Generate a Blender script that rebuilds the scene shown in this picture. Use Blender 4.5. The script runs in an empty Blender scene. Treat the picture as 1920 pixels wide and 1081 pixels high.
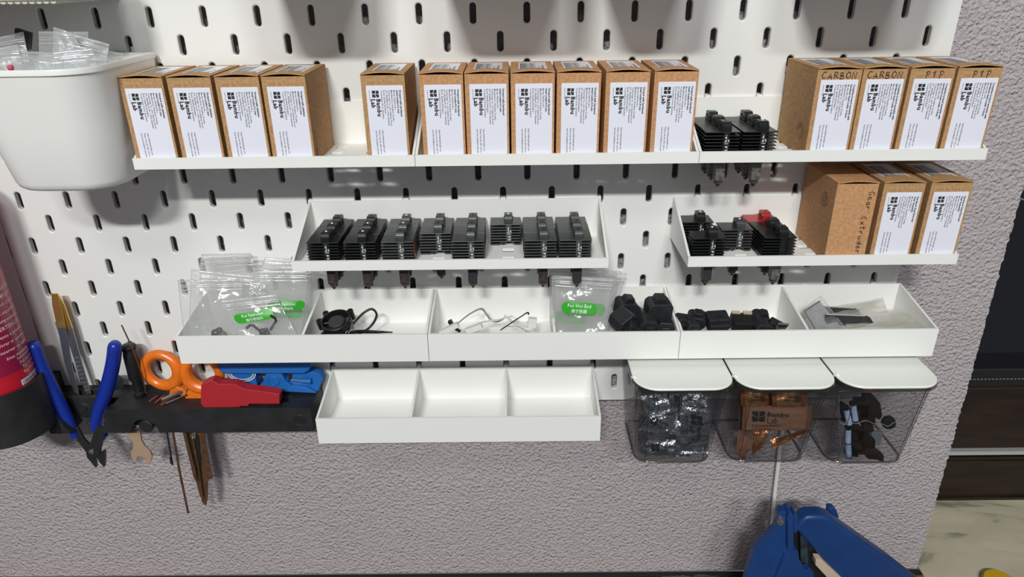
import bpy, bmesh, math, random
from mathutils import Vector, Matrix, noise as mnoise
random.seed(7)
SC = bpy.context.scene
COL = SC.collection
S = 0.001            # everything below is written in millimetres
ZO = 1325.0          # bench top (z = -575 in board millimetres) stands 0.75 m above the floor
PI = math.pi

# ------------------------------------------------------------------ camera
CF = 1317.9
CX, CY, CZ = 249.728, -557.466, 30.808
CW = Vector((0.4288, 0.0032, -0.0118))
def _rod(w):
    th = w.length; k = w / th
    K = Matrix(((0, -k.z, k.y), (k.z, 0, -k.x), (-k.y, k.x, 0)))
    return Matrix.Identity(3) + K * math.sin(th) + (K @ K) * (1 - math.cos(th))
CR = _rod(CW) @ Matrix(((1, 0, 0), (0, 0, -1), (0, 1, 0)))
def ray(px, py):
    return CR.transposed() @ Vector(((px - 960) / CF, (py - 540.5) / CF, 1.0))
def aty(px, py, y):
    """point of the place at depth y that the photo shows at (px, py)"""
    d = ray(px, py); t = (y - CY) / d.y
    return Vector((CX + d.x * t, y, CZ + d.z * t))
def atz(px, py, z):
    d = ray(px, py); t = (z - CZ) / d.z
    return Vector((CX + d.x * t, CY + d.y * t, z))
cam = bpy.data.cameras.new('camera'); cam_o = bpy.data.objects.new('camera', cam); COL.objects.link(cam_o)
cam.sensor_fit = 'HORIZONTAL'; cam.sensor_width = 36.0; cam.lens = CF / 1920 * 36
cam.clip_start = 0.01; cam.clip_end = 50
m = Matrix((CR[0], -CR[1], -CR[2])).transposed().to_4x4()
m.translation = Vector((CX * S, CY * S, (CZ + ZO) * S))
cam_o.matrix_world = m
SC.camera = cam_o

# ------------------------------------------------------------------ materials
def mat(name, col, rough=0.5, metal=0.0, spec=0.5, bump=None, vary=None, coat=0.0, trans=None):
    """bump = (kind, scale per metre, strength, distance mm); vary = (scale, amount)"""
    M = bpy.data.materials.new(name); M.use_nodes = True
    nt = M.node_tree; b = nt.nodes['Principled BSDF']
    b.inputs['Base Color'].default_value = (*col, 1); b.inputs['Roughness'].default_value = rough
    b.inputs['Metallic'].default_value = metal; b.inputs['Specular IOR Level'].default_value = spec
    b.inputs['Coat Weight'].default_value = coat
    tc = nt.nodes.new('ShaderNodeTexCoord')
    if vary:
        n = nt.nodes.new('ShaderNodeTexNoise'); n.inputs['Scale'].default_value = vary[0]; n.inputs['Detail'].default_value = 6
        nt.links.new(tc.outputs['Object'], n.inputs['Vector'])
        r = nt.nodes.new('ShaderNodeValToRGB')
        a = vary[1]
        r.color_ramp.elements[0].position = 0.3; r.color_ramp.elements[1].position = 0.72
        r.color_ramp.elements[0].color = (*[max(0, c * (1 - a)) for c in col], 1)
        r.color_ramp.elements[1].color = (*[min(1, c * (1 + a)) for c in col], 1)
        nt.links.new(n.outputs['Fac'], r.inputs['Fac']); nt.links.new(r.outputs['Color'], b.inputs['Base Color'])
    if bump:
        kind, sc, st, dist = bump
        if kind == 'lines':
            t = nt.nodes.new('ShaderNodeTexWave'); t.wave_type = 'BANDS'; t.bands_direction = 'Z'
            t.inputs['Scale'].default_value = sc; t.inputs['Distortion'].default_value = 0.4; out = t.outputs['Fac']
        elif kind == 'noise':
            t = nt.nodes.new('ShaderNodeTexNoise'); t.inputs['Scale'].default_value = sc; t.inputs['Detail'].default_value = 5; out = t.outputs['Fac']
        else:
            t = nt.nodes.new('ShaderNodeTexVoronoi'); t.inputs['Scale'].default_value = sc; t.feature = 'SMOOTH_F1'; out = t.outputs['Distance']
        nt.links.new(tc.outputs['Object'], t.inputs['Vector'])
        bp = nt.nodes.new('ShaderNodeBump'); bp.inputs['Strength'].default_value = st; bp.inputs['Distance'].default_value = dist * S
        nt.links.new(out, bp.inputs['Height']); nt.links.new(bp.outputs['Normal'], b.inputs['Normal'])
    return M

def film(name, tint=(0.96, 0.97, 0.98), milk=0.12, gloss=0.09, rough=0.12, milkcol=(0.9, 0.92, 0.94), bscale=90, bst=0.5, edge=0.35):
    """clear plastic: mostly see-through, a little milky, glossy at glancing angles"""
    M = bpy.data.materials.new(name); M.use_nodes = True; nt = M.node_tree; nt.nodes.clear()
    out = nt.nodes.new('ShaderNodeOutputMaterial')
    tr = nt.nodes.new('ShaderNodeBsdfTransparent'); tr.inputs['Color'].default_value = (*tint, 1)
    di = nt.nodes.new('ShaderNodeBsdfDiffuse'); di.inputs['Color'].default_value = (*milkcol, 1)
    gl = nt.nodes.new('ShaderNodeBsdfGlossy'); gl.inputs['Roughness'].default_value = rough
    tc = nt.nodes.new('ShaderNodeTexCoord')
    n = nt.nodes.new('ShaderNodeTexNoise'); n.inputs['Scale'].default_value = bscale; n.inputs['Detail'].default_value = 3
    nt.links.new(tc.outputs['Object'], n.inputs['Vector'])
    bp = nt.nodes.new('ShaderNodeBump'); bp.inputs['Strength'].default_value = bst; bp.inputs['Distance'].default_value = 5 * S
    nt.links.new(n.outputs['Fac'], bp.inputs['Height'])
    nt.links.new(bp.outputs['Normal'], gl.inputs['Normal'])
    tl = nt.nodes.new('ShaderNodeBsdfTranslucent'); tl.inputs['Color'].default_value = (*milkcol, 1)
    m0 = nt.nodes.new('ShaderNodeMixShader'); m0.inputs[0].default_value = 0.45
    nt.links.new(di.outputs[0], m0.inputs[1]); nt.links.new(tl.outputs[0], m0.inputs[2])
    m1 = nt.nodes.new('ShaderNodeMixShader'); m1.inputs[0].default_value = milk
    nt.links.new(tr.outputs[0], m1.inputs[1]); nt.links.new(m0.outputs[0], m1.inputs[2])
    lw = nt.nodes.new('ShaderNodeLayerWeight'); lw.inputs['Blend'].default_value = 0.5
    pw = nt.nodes.new('ShaderNodeMath'); pw.operation = 'POWER'; pw.inputs[1].default_value = 4.0
    nt.links.new(lw.outputs['Facing'], pw.inputs[0])
    mp = nt.nodes.new('ShaderNodeMath'); mp.operation = 'MULTIPLY_ADD'; mp.inputs[1].default_value = edge * 1.6; mp.inputs[2].default_value = gloss
    nt.links.new(pw.outputs[0], mp.inputs[0])
    mp.use_clamp = True
    m2 = nt.nodes.new('ShaderNodeMixShader')
    nt.links.new(mp.outputs[0], m2.inputs[0]); nt.links.new(m1.outputs[0], m2.inputs[1]); nt.links.new(gl.outputs[0], m2.inputs[2])
    nt.links.new(m2.outputs[0], out.inputs['Surface'])
    return M

M = {}
M['board'] = mat('white_powder_coat', (0.80, 0.80, 0.785), 0.42, bump=('noise', 900, 0.05, 0.3))
M['print_white'] = mat('white_printed_plastic', (0.85, 0.85, 0.83), 0.5, bump=('lines', 900, 0.12, 0.12))
M['tub'] = mat('white_moulded_plastic', (0.88, 0.88, 0.85), 0.42)
M['lid'] = mat('white_lid_plastic', (0.84, 0.86, 0.82), 0.38)
M['print_black'] = mat('black_printed_plastic', (0.016, 0.016, 0.018), 0.5, bump=('lines', 700, 0.35, 0.15), vary=(60, 0.4))
M['card'] = mat('kraft_cardboard', (0.46, 0.27, 0.13), 0.75, spec=0.2, bump=('noise', 1400, 0.12, 0.15), vary=(500, 0.22))
M['card2'] = mat('kraft_cardboard_reddish', (0.53, 0.285, 0.14), 0.75, spec=0.2, bump=('noise', 1400, 0.12, 0.15), vary=(400, 0.2))
M['card_in'] = mat('kraft_cardboard_edge', (0.40, 0.23, 0.11), 0.8, spec=0.1)
M['paper'] = mat('glossy_white_label', (0.80, 0.815, 0.92), 0.28, bump=('noise', 120, 0.06, 0.4))
M['ink'] = mat('black_ink', (0.02, 0.02, 0.022), 0.5)
M['pen'] = mat('dark_pen_ink', (0.035, 0.022, 0.02), 0.6)
M['stamp'] = mat('brown_print', (0.20, 0.115, 0.055), 0.8)
M['white_ink'] = mat('white_ink', (0.85, 0.86, 0.86), 0.5)
M['alu_black'] = mat('black_anodised_aluminium', (0.008, 0.009, 0.010), 0.33, metal=0.0, spec=0.42, vary=(150, 0.35))
M['alu_grey'] = mat('dark_grey_anodised_aluminium', (0.040, 0.045, 0.045), 0.33, spec=0.6, vary=(150, 0.3))
M['alu_red'] = mat('red_anodised_aluminium', (0.48, 0.03, 0.035), 0.3, metal=0.35)
M['heater_brown'] = mat('baked_brown_heater', (0.038, 0.029, 0.025), 0.5, vary=(260, 0.7), bump=('noise', 500, 0.5, 0.5))
M['heater_grey'] = mat('metallic_grey_heater', (0.20, 0.19, 0.165), 0.32, metal=0.5, vary=(330, 0.6), bump=('noise', 400, 0.4, 0.5))
M['heater_black'] = mat('black_silicone_heater', (0.022, 0.022, 0.025), 0.6)
M['tip'] = mat('dirty_steel_nozzle', (0.09, 0.075, 0.06), 0.4, metal=0.6, vary=(400, 0.6))
M['fil_white'] = mat('white_filament', (0.85, 0.85, 0.82), 0.4)
M['fil_black'] = mat('black_hole', (0.005, 0.005, 0.005), 0.8)
M['teal'] = mat('teal_filament', (0.05, 0.42, 0.55), 0.4)
M['silicone'] = mat('black_silicone', (0.014, 0.015, 0.018), 0.55, vary=(130, 0.35), bump=('noise', 260, 0.25, 0.6))
M['blk'] = mat('black_plastic', (0.012, 0.012, 0.013), 0.4)
M['blk_hub'] = mat('dark_grey_fan_hub', (0.035, 0.037, 0.038), 0.6)
M['cable_blk'] = mat('black_cable', (0.02, 0.018, 0.018), 0.45)
M['cable_wht'] = mat('white_wire', (0.75, 0.75, 0.73), 0.4)
M['cable_gry'] = mat('grey_wire', (0.36, 0.35, 0.34), 0.45)
M['steel'] = mat('brushed_steel', (0.46, 0.46, 0.45), 0.3, metal=0.9)
M['steel_dk'] = mat('dark_steel', (0.06, 0.06, 0.06), 0.38, metal=0.7)
M['gold'] = mat('gold_plating', (0.80, 0.56, 0.17), 0.25, metal=0.85)
M['blue_grip'] = mat('blue_vinyl_grip', (0.008, 0.03, 0.31), 0.28, spec=0.55)
M['orange'] = mat('orange_scissor_plastic', (0.78, 0.17, 0.012), 0.3, vary=(70, 0.12))
M['red_print'] = mat('red_printed_plastic', (0.42, 0.018, 0.028), 0.5, bump=('lines', 600, 0.15, 0.12))
M['blue_plastic'] = mat('bright_blue_plastic', (0.018, 0.15, 0.50), 0.33)
M['bronze'] = mat('brown_tinted_metal', (0.20, 0.105, 0.058), 0.36, metal=0.6, vary=(120, 0.3))
M['bronze_lt'] = mat('tan_flat_metal', (0.44, 0.30, 0.205), 0.55, metal=0.1)
M['copper'] = mat('copper_rod', (0.50, 0.20, 0.10), 0.32, metal=0.8)
M['can_red'] = mat('red_can_print', (0.55, 0.012, 0.03), 0.3, coat=0.3)
M['pink_red'] = mat('pinkish_red_plastic', (0.62, 0.07, 0.14), 0.5)
M['can_dark'] = mat('dark_red_can_print', (0.33, 0.012, 0.06), 0.3, coat=0.3)
M['pink_ink'] = mat('pale_pink_ink', (0.85, 0.62, 0.62), 0.5)
M['green_lab'] = mat('green_sticker', (0.03, 0.38, 0.02), 0.4)
M['bag'] = film('clear_bag_film', tint=(0.995, 0.996, 0.996), milk=0.11, gloss=0.065, milkcol=(1.0, 1.0, 1.0), rough=0.14, bscale=34, bst=1.0)
M['bag_thin'] = film('thin_bag_film', tint=(0.97, 0.975, 0.98), milk=0.010, gloss=0.012, rough=0.15, bscale=60, bst=1.0, edge=0.2)
M['zip'] = film('bag_zip_ridge', milk=0.5, gloss=0.32, tint=(0.99, 0.99, 1.0), milkcol=(1.0, 1.0, 1.0), rough=0.25, bst=0.2)
M['bag_cream'] = film('cream_bag_film', milk=0.40, gloss=0.02, milkcol=(0.90, 0.87, 0.78), rough=0.3)
M['bag_milk'] = film('milky_bag_film', milk=0.20, gloss=0.02, milkcol=(0.90, 0.92, 0.94), rough=0.25, bscale=40, bst=0.4)
M['clear'] = film('clear_hard_plastic', tint=(0.86, 0.862, 0.865), milk=0.002, gloss=0.005, rough=0.05, bst=0.02, edge=0.2)
M['clear_edge'] = film('clear_plastic_rim', tint=(0.52, 0.51, 0.49), milk=0.03, gloss=0.08, rough=0.08, bst=0.05)
M['foil'] = mat('silver_foil', (0.66, 0.69, 0.74), 0.2, metal=0.95, bump=('noise', 90, 1.0, 6))
M['foil_cu'] = mat('copper_foil', (0.72, 0.36, 0.17), 0.25, metal=0.9, bump=('noise', 90, 0.7, 2.5))
M['foil_cu2'] = mat('matt_copper_foil', (0.40, 0.215, 0.14), 0.42, metal=0.5, bump=('noise', 90, 0.4, 2))
M['blk_matt'] = mat('matt_black_plastic', (0.009, 0.009, 0.010), 0.65, spec=0.2)
M['light_blue'] = mat('pale_blue_tube', (0.42, 0.53, 0.74), 0.45)
M['mach'] = mat('dark_blue_paint', (0.008, 0.042, 0.165), 0.42, coat=0.05, vary=(25, 0.18), bump=('noise', 300, 0.06, 0.4))
M['beige'] = mat('beige_strip', (0.55, 0.43, 0.33), 0.6)
M['yellow'] = mat('yellow_plastic', (0.62, 0.37, 0.01), 0.4)
M['mat'] = mat('dark_grey_reflection_cut', (0.05, 0.052, 0.056), 0.7)
M['rubber'] = mat('black_rubber', (0.012, 0.012, 0.013), 0.6)
M['cream'] = mat('cream_plastic', (0.62, 0.60, 0.52), 0.5)
M['grey_disc'] = mat('blue_grey_plastic', (0.20, 0.23, 0.26), 0.35)
M['metal_strip'] = mat('pale_metal_strip', (0.55, 0.57, 0.57), 0.35, metal=0.4)
M['glass_dark'] = mat('night_window_glass', (0.012, 0.013, 0.018), 0.06, spec=0.6)
M['frame_blk'] = mat('black_gasket', (0.010, 0.010, 0.012), 0.5)
M['seal_dash'] = mat('grey_stitch', (0.22, 0.22, 0.23), 0.6)

def plaster():
    Mt = bpy.data.materials.new('textured_grey_plaster'); Mt.use_nodes = True; nt = Mt.node_tree; b = nt.nodes['Principled BSDF']
    tc = nt.nodes.new('ShaderNodeTexCoord')
    n1 = nt.nodes.new('ShaderNodeTexNoise'); n1.inputs['Scale'].default_value = 340; n1.inputs['Detail'].default_value = 2.0; n1.inputs['Roughness'].default_value = 0.5
    n2 = nt.nodes.new('ShaderNodeTexNoise'); n2.inputs['Scale'].default_value = 6; n2.inputs['Detail'].default_value = 2
    n3 = nt.nodes.new('ShaderNodeTexVoronoi'); n3.inputs['Scale'].default_value = 330; n3.feature = 'SMOOTH_F1'
    for n in (n1, n2, n3): nt.links.new(tc.outputs['Object'], n.inputs['Vector'])
    r = nt.nodes.new('ShaderNodeValToRGB'); r.color_ramp.elements[0].position = 0.32; r.color_ramp.elements[1].position = 0.66
    nt.links.new(n1.outputs['Fac'], r.inputs['Fac'])
    ad = nt.nodes.new('ShaderNodeMath'); ad.operation = 'MULTIPLY_ADD'; ad.inputs[1].default_value = -1.1
    nt.links.new(n3.outputs['Distance'], ad.inputs[0]); nt.links.new(r.outputs['Color'], ad.inputs[2])
    bp = nt.nodes.new('ShaderNodeBump'); bp.inputs['Strength'].default_value = 1.0; bp.inputs['Distance'].default_value = 1.25 * S
    nt.links.new(ad.outputs[0], bp.inputs['Height']); nt.links.new(bp.outputs['Normal'], b.inputs['Normal'])
    cr = nt.nodes.new('ShaderNodeValToRGB')
    cr.color_ramp.elements[0].color = (0.445, 0.394, 0.412, 1); cr.color_ramp.elements[1].color = (0.505, 0.452, 0.47, 1)
    nt.links.new(n2.outputs['Fac'], cr.inputs['Fac']); nt.links.new(cr.outputs['Color'], b.inputs['Base Color'])
    b.inputs['Roughness'].default_value = 0.75; b.inputs['Specular IOR Level'].default_value = 0.3
    return Mt
M['wall'] = plaster()

def wood(name, c1, c2, rough, scale=14, sx=0.12):
    Mt = bpy.data.materials.new(name); Mt.use_nodes = True; nt = Mt.node_tree; b = nt.nodes['Principled BSDF']
    tc = nt.nodes.new('ShaderNodeTexCoord'); mp = nt.nodes.new('ShaderNodeMapping'); mp.inputs['Scale'].default_value = (sx, 1, 1)
    n = nt.nodes.new('ShaderNodeTexNoise'); n.inputs['Scale'].default_value = scale; n.inputs['Detail'].default_value = 8; n.inputs['Distortion'].default_value = 1.0
    nt.links.new(tc.outputs['Object'], mp.inputs['Vector']); nt.links.new(mp.outputs[0], n.inputs['Vector'])
    r = nt.nodes.new('ShaderNodeValToRGB'); r.color_ramp.elements[0].position = 0.35; r.color_ramp.elements[1].position = 0.65
    r.color_ramp.elements[0].color = (*c1, 1); r.color_ramp.elements[1].color = (*c2, 1)
    nt.links.new(n.outputs['Fac'], r.inputs['Fac']); nt.links.new(r.outputs['Color'], b.inputs['Base Color'])
    b.inputs['Roughness'].default_value = rough
    return Mt
M['bench'] = wood('orange_brown_wood', (0.22, 0.085, 0.02), (0.34, 0.135, 0.035), 0.45, 60)
M['frame_wood'] = wood('dark_brown_wood', (0.009, 0.0045, 0.003), (0.024, 0.011, 0.006), 0.5, 90)

def marble():
    Mt = bpy.data.materials.new('veined_beige_marble'); Mt.use_nodes = True; nt = Mt.node_tree; b = nt.nodes['Principled BSDF']
    tc = nt.nodes.new('ShaderNodeTexCoord'); mp = nt.nodes.new('ShaderNodeMapping'); mp.inputs['Scale'].default_value = (0.5, 1.3, 1)
    mp.inputs['Rotation'].default_value = (0, 0, 0.12)
    n = nt.nodes.new('ShaderNodeTexNoise'); n.inputs['Scale'].default_value = 15; n.inputs['Detail'].default_value = 10; n.inputs['Distortion'].default_value = 0.8; n.inputs['Roughness'].default_value = 0.62
    nt.links.new(tc.outputs['Object'], mp.inputs['Vector']); nt.links.new(mp.outputs[0], n.inputs['Vector'])
    r = nt.nodes.new('ShaderNodeValToRGB'); e = r.color_ramp.elements
    e[0].position = 0.27; e[0].color = (0.07, 0.075, 0.06, 1); e[1].position = 0.70; e[1].color = (0.62, 0.57, 0.43, 1)
    x = e.new(0.37); x.color = (0.26, 0.25, 0.19, 1)
    x = e.new(0.43); x.color = (0.50, 0.46, 0.34, 1)
    nt.links.new(n.outputs['Fac'], r.inputs['Fac']); nt.links.new(r.outputs['Color'], b.inputs['Base Color'])
    b.inputs['Roughness'].default_value = 0.3
    return Mt
M['marble'] = marble()

# ------------------------------------------------------------------ mesh builder (millimetres)
class MB:
    def __init__(s): s.v = []; s.f = []
    def add(s, vs, fs):
        b = len(s.v); s.v += [Vector(p) for p in vs]; s.f += [tuple(b + i for i in f) for f in fs]; return s
    def box(s, x0, x1, y0, y1, z0, z1):
        return s.add([(x0, y0, z0), (x1, y0, z0), (x1, y1, z0), (x0, y1, z0), (x0, y0, z1), (x1, y0, z1), (x1, y1, z1), (x0, y1, z1)],
                     [(0, 3, 2, 1), (4, 5, 6, 7), (0, 1, 5, 4), (1, 2, 6, 5), (2, 3, 7, 6), (3, 0, 4, 7)])
    def prism(s, pts, ax, a0, a1):
        """2-D outline extruded along an axis: ax 'x' -> pts (y, z); 'y' -> (x, z); 'z' -> (x, y)"""
        def P(p, a): return (a, p[0], p[1]) if ax == 'x' else (p[0], a, p[1]) if ax == 'y' else (p[0], p[1], a)
        ar = sum(pts[i][0] * pts[(i + 1) % len(pts)][1] - pts[(i + 1) % len(pts)][0] * pts[i][1] for i in range(len(pts)))
        if (ar < 0) != (ax == 'y'): pts = pts[::-1]
        n = len(pts)
        vs = [P(p, a0) for p in pts] + [P(p, a1) for p in pts]
        fs = [tuple(range(n))[::-1], tuple(range(n, 2 * n))] + [(i, (i + 1) % n, n + (i + 1) % n, n + i) for i in range(n)]
        return s.add(vs, fs)
    def ribbon(s, pts, th, ax, a0, a1):
        """open 2-D polyline given a thickness and extruded"""
        L, R = [], []
        for i, p in enumerate(pts):
            a = Vector(pts[max(0, i - 1)]); b = Vector(pts[min(len(pts) - 1, i + 1)]); d = (b - a).normalized(); n = Vector((-d.y, d.x)) * th / 2
            L.append(tuple(Vector(p) + n)); R.append(tuple(Vector(p) - n))
        return s.prism(L + R[::-1], ax, a0, a1)
    def tube(s, pts, r, n=8, closed=False, flat=1.0, up=None):
        pts = [Vector(p) for p in pts]; N = len(pts)
        rs = r if isinstance(r, (list, tuple)) else [r] * N
        vs = []; prev = None
        for i, p in enumerate(pts):
            if closed: d = pts[(i + 1) % N] - pts[i - 1]
            else: d = pts[min(N - 1, i + 1)] - pts[max(0, i - 1)]
            d.normalize()
            u = prev if prev is not None else (Vector(up) if up else Vector((0, 0, 1)) if abs(d.z) < 0.9 else Vector((1, 0, 0)))
            u = (u - d * u.dot(d)).normalized(); w = d.cross(u)
            if not up: prev = u
            else: prev = None
            for k in range(n):
                a = 2 * PI * k / n
                vs.append(p + u * math.cos(a) * rs[i] * flat + w * math.sin(a) * rs[i])
        fs = []
        for i in range(N if closed else N - 1):
            j = (i + 1) % N
            for k in range(n): fs.append((i * n + k, i * n + (k + 1) % n, j * n + (k + 1) % n, j * n + k))
        if not closed: fs += [tuple(range(n))[::-1], tuple((N - 1) * n + k for k in range(n))]
        return s.add(vs, fs)
    def lathe(s, prof, n=24, c=(0, 0, 0), axis=(0, 0, 1), caps=True):
        """prof = [(radius, height)] turned about an axis through c"""
        q = Vector((0, 0, 1)).rotation_difference(Vector(axis).normalized()); c = Vector(c); vs = []
        for r, h in prof:
            for k in range(n):
                a = 2 * PI * k / n; vs.append(c + q @ Vector((r * math.cos(a), r * math.sin(a), h)))
        m_ = len(prof); fs = [(i * n + k, i * n + (k + 1) % n, (i + 1) * n + (k + 1) % n, (i + 1) * n + k) for i in range(m_ - 1) for k in range(n)]
        if caps: fs += [tuple(range(n))[::-1], tuple((m_ - 1) * n + k for k in range(n))]
        return s.add(vs, fs)
    def grid(s, fn, nu, nv):
        vs = [fn(i / nu, j / nv) for j in range(nv + 1) for i in range(nu + 1)]
        return s.add(vs, [(j * (nu + 1) + i, j * (nu + 1) + i + 1, (j + 1) * (nu + 1) + i + 1, (j + 1) * (nu + 1) + i) for j in range(nv) for i in range(nu)])
    def xf(s, mx, start=0):
        for i in range(start, len(s.v)): s.v[i] = mx @ s.v[i]
        return s

def link(o, parent=None):
    COL.objects.link(o)
    if parent is not None: o.parent = parent
    return o
ORG = {}
def build(name, mb, material, parent=None, org=None, bevel=0, smooth=None, seg=2):
    """link the collected shapes as ONE mesh; parts sit in their thing's own frame"""
    if org is None: org = ORG.get(parent.name, Vector((0, 0, 0))) if parent is not None else Vector((0, 0, 0))
    org = Vector(org)
    me = bpy.data.meshes.new(name); me.from_pydata([(p - org) * S for p in mb.v], [], mb.f); me.update()
    if len(me.polygons) < 6000 and material not in ('ink', 'white_ink', 'pen', 'pink_ink'):
        bm = bmesh.new(); bm.from_mesh(me); bmesh.ops.recalc_face_normals(bm, faces=bm.faces[:]); bm.to_mesh(me); bm.free()
    me.materials.append(M[material] if isinstance(material, str) else material)
    o = bpy.data.objects.new(name, me); link(o, parent)
    if parent is None: o.location = Vector((org.x, org.y, org.z + ZO)) * S
    ORG[o.name] = org
    if smooth is not None:
        for p in me.polygons: p.use_smooth = True
        me.set_sharp_from_angle(angle=math.radians(smooth))
    if bevel:
        b = o.modifiers.new('bevel', 'BEVEL'); b.width = bevel * S; b.segments = seg; b.limit_method = 'ANGLE'; b.angle_limit = math.radians(35)
    return o
def tag(o, label, cat, group=None):
    o['label'] = label; o['category'] = cat
    if group: o['group'] = group
    return o
def thing(name, label, cat, org=(0, 0, 0), group=None, rot=None):
    o = bpy.data.objects.new(name, None); o.empty_display_size = 0.01; link(o)
    o.location = Vector((org[0], org[1], org[2] + ZO)) * S
    if rot: o.rotation_euler = rot
    ORG[o.name] = Vector(org)
    return tag(o, label, cat, group)
def proto(name):
    """a thing whose parts are written round its own origin; moved into place later"""
    o = bpy.data.objects.new(name, None); o.empty_display_size = 0.01; link(o); ORG[o.name] = Vector((0, 0, 0)); return o
def place(o, loc, label, cat, group=None, rot=(0, 0, 0)):
    o.location = Vector((loc[0], loc[1], loc[2] + ZO)) * S; o.rotation_euler = rot
    if 'group' in o: del o['group']
    return tag(o, label, cat, group)
def dup(o, parent=None):
    c = o.copy(); COL.objects.link(c); ORG[c.name] = ORG.get(o.name, Vector((0, 0, 0)))
    if parent is not None: c.parent = parent
    for ch in list(o.children): dup(ch, c)
    return c
def structure(o): o['kind'] = 'structure'; return o

# ------------------------------------------------------------------ writing
_tc = {}
def glyphs(body, size, bold=0.0, align='LEFT', space=1.0, line=1.0):
    k = (body, size, bold, align, space, line)
    if k in _tc: return _tc[k]
    cu = bpy.data.curves.new('t', 'FONT'); cu.body = body; cu.size = size; cu.offset = bold; cu.align_x = align
    cu.space_character = space; cu.space_line = line; cu.resolution_u = 1
    o = bpy.data.objects.new('t', cu); COL.objects.link(o)
    dg = bpy.context.evaluated_depsgraph_get(); dg.update()
    me = o.evaluated_get(dg).to_mesh()
    r = ([(v.co.x, v.co.y) for v in me.vertices], [tuple(p.vertices) for p in me.polygons])
    o.evaluated_get(dg).to_mesh_clear()
    bpy.data.objects.remove(o); bpy.data.curves.remove(cu)
    _tc[k] = r; return r
def text(mb, body, size, o, du, dv, bold=0.0, align='LEFT', space=1.0, line=1.0, fn=None):
    vs, fs = glyphs(body, size, bold, align, space, line)
    if fn: return mb.add([fn(x, y) for x, y in vs], fs)
    o, du, dv = Vector(o), Vector(du), Vector(dv)
    return mb.add([o + du * x + dv * y for x, y in vs], fs)
STROKES = {  # handwriting, each letter in a unit box
 'C': [[(.9, .85), (.5, 1), (.12, .6), (.1, .25), (.4, 0), (.85, .12)]],
 'A': [[(0, 0), (.5, 1), (.85, 0)], [(.15, .38), (.8, .42)]],
 'R': [[(.1, 0), (.15, 1)], [(.1, .95), (.6, 1), (.8, .75), (.5, .52), (.15, .5)], [(.4, .5), (.9, 0)]],
 'B': [[(.1, 0), (.15, 1)], [(.1, 1), (.6, .95), (.65, .65), (.15, .52)], [(.3, .52), (.85, .35), (.7, .05), (.08, 0)]],
 'O': [[(.5, 1), (.1, .7), (.12, .25), (.5, 0), (.9, .3), (.85, .8), (.5, 1)]],
 'N': [[(.08, 0), (.15, 1), (.75, 0), (.9, 1)]],
 'P': [[(.2, -.1), (.3, 1)], [(.1, .9), (.65, 1.02), (.85, .75), (.6, .5), (.25, .48)]],
 '1': [[(.2, .65), (.55, 1), (.4, 0)]],
 'G': [[(.85, .85), (.5, 1), (.1, .55), (.3, .05), (.75, .1), (.85, .45), (.5, .45)]],
 'e': [[(.15, .3), (.75, .38), (.6, .62), (.25, .55), (.15, .2), (.45, 0), (.9, .15)]],
 'a': [[(.75, .55), (.35, .62), (.1, .25), (.4, 0), (.72, .3), (.75, .6), (.75, .1), (1, .05)]],
 'r': [[(.1, .6), (.2, 0)], [(.18, .4), (.5, .62), (.8, .55)]],
 'E': [[(.85, .95), (.3, .9), (.15, .6), (.55, .52), (.15, .45), (.1, .1), (.85, .08)]],
 'x': [[(.1, .6), (.8, 0)], [(.8, .62), (.1, 0)]],
 't': [[(.4, 1), (.35, .1), (.7, 0)], [(.05, .65), (.8, .7)]],
 'u': [[(.1, .6), (.15, .1), (.5, 0), (.75, .6), (.8, 0)]],
 'd': [[(.75, .55), (.35, .6), (.1, .25), (.4, 0), (.75, .3), (.85, 1.05), (.85, 0)]], ' ': []}
def scrawl(mb, body, h, w, o, du, dv, nrm, r=0.22):
    o, du, dv, nrm = Vector(o), Vector(du), Vector(dv), Vector(nrm); rr = random.Random(len(body) * 7 + int(h * 10))
    for i, ch in enumerate(body):
        j = rr.uniform(-.08, .08); k = rr.uniform(.9, 1.1)
        for st in STROKES[ch]:
            mb.tube([o + du * (i * w + p[0] * w * 0.82) + dv * (h * (p[1] * k + j)) + nrm * 0.05 for p in st], r, 5)
# ================================================================== the setting
WY = 17.0                                                    # wall surface; the board stands 12 mm off it
edge = []
rr = random.Random(3)
zz = 420.0
while zz > -575:
    t = (420 - zz) / 995
    edge.append((667 + 20 * t + rr.uniform(-0.9, 0.9), zz)); zz -= 2.6
edge.append((687, -575))
mb = MB(); mb.prism([(-520, -575), (-520, 420)] + edge, 'y', WY, 127)
structure(build('wall_back', mb, 'wall'))
mb = MB(); mb.box(690, 1300, -30, 127, -603, -575)
structure(build('trim_1', mb, 'marble', bevel=1.5))            # the window sill of veined marble
FY = 127.0
w = MB()
w.box(620, 1300, FY, FY + 60, -575, -512)
win = structure(build('window_1', w, 'frame_wood', bevel=1.5))
f = MB(); f.box(620, 1300, FY - 3, FY + 4, -575, -571); build('frame_bead', f, 'frame_wood', win)
f = MB(); f.box(620, 1300, FY - 2, FY + 5, -540, -516); build('lower_rail', f, 'frame_wood', win, bevel=1.2)
f = MB(); f.box(620, 1300, FY - 1, FY + 12, -507.5, -502.5); build('metal_track', f, 'metal_strip', win)
f = MB(); f.box(620, 1300, FY + 6, FY + 60, -512, -494); build('track_groove', f, 'frame_wood', win)
f = MB(); f.box(620, 1300, FY + 2, FY + 50, -494, -414); build('sash_rail', f, 'frame_wood', win, bevel=2)
f = MB(); f.box(620, 1300, FY + 1, FY + 48, -413, -389); build('gasket', f, 'frame_blk', win, bevel=2)
f = MB()
x = 660
while x < 1000: f.box(x, x + 2.4, FY + 0.2, FY + 1.2, -402.5, -401.7); x += 4.2
build('gasket_stitching', f, 'seal_dash', win)
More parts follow.
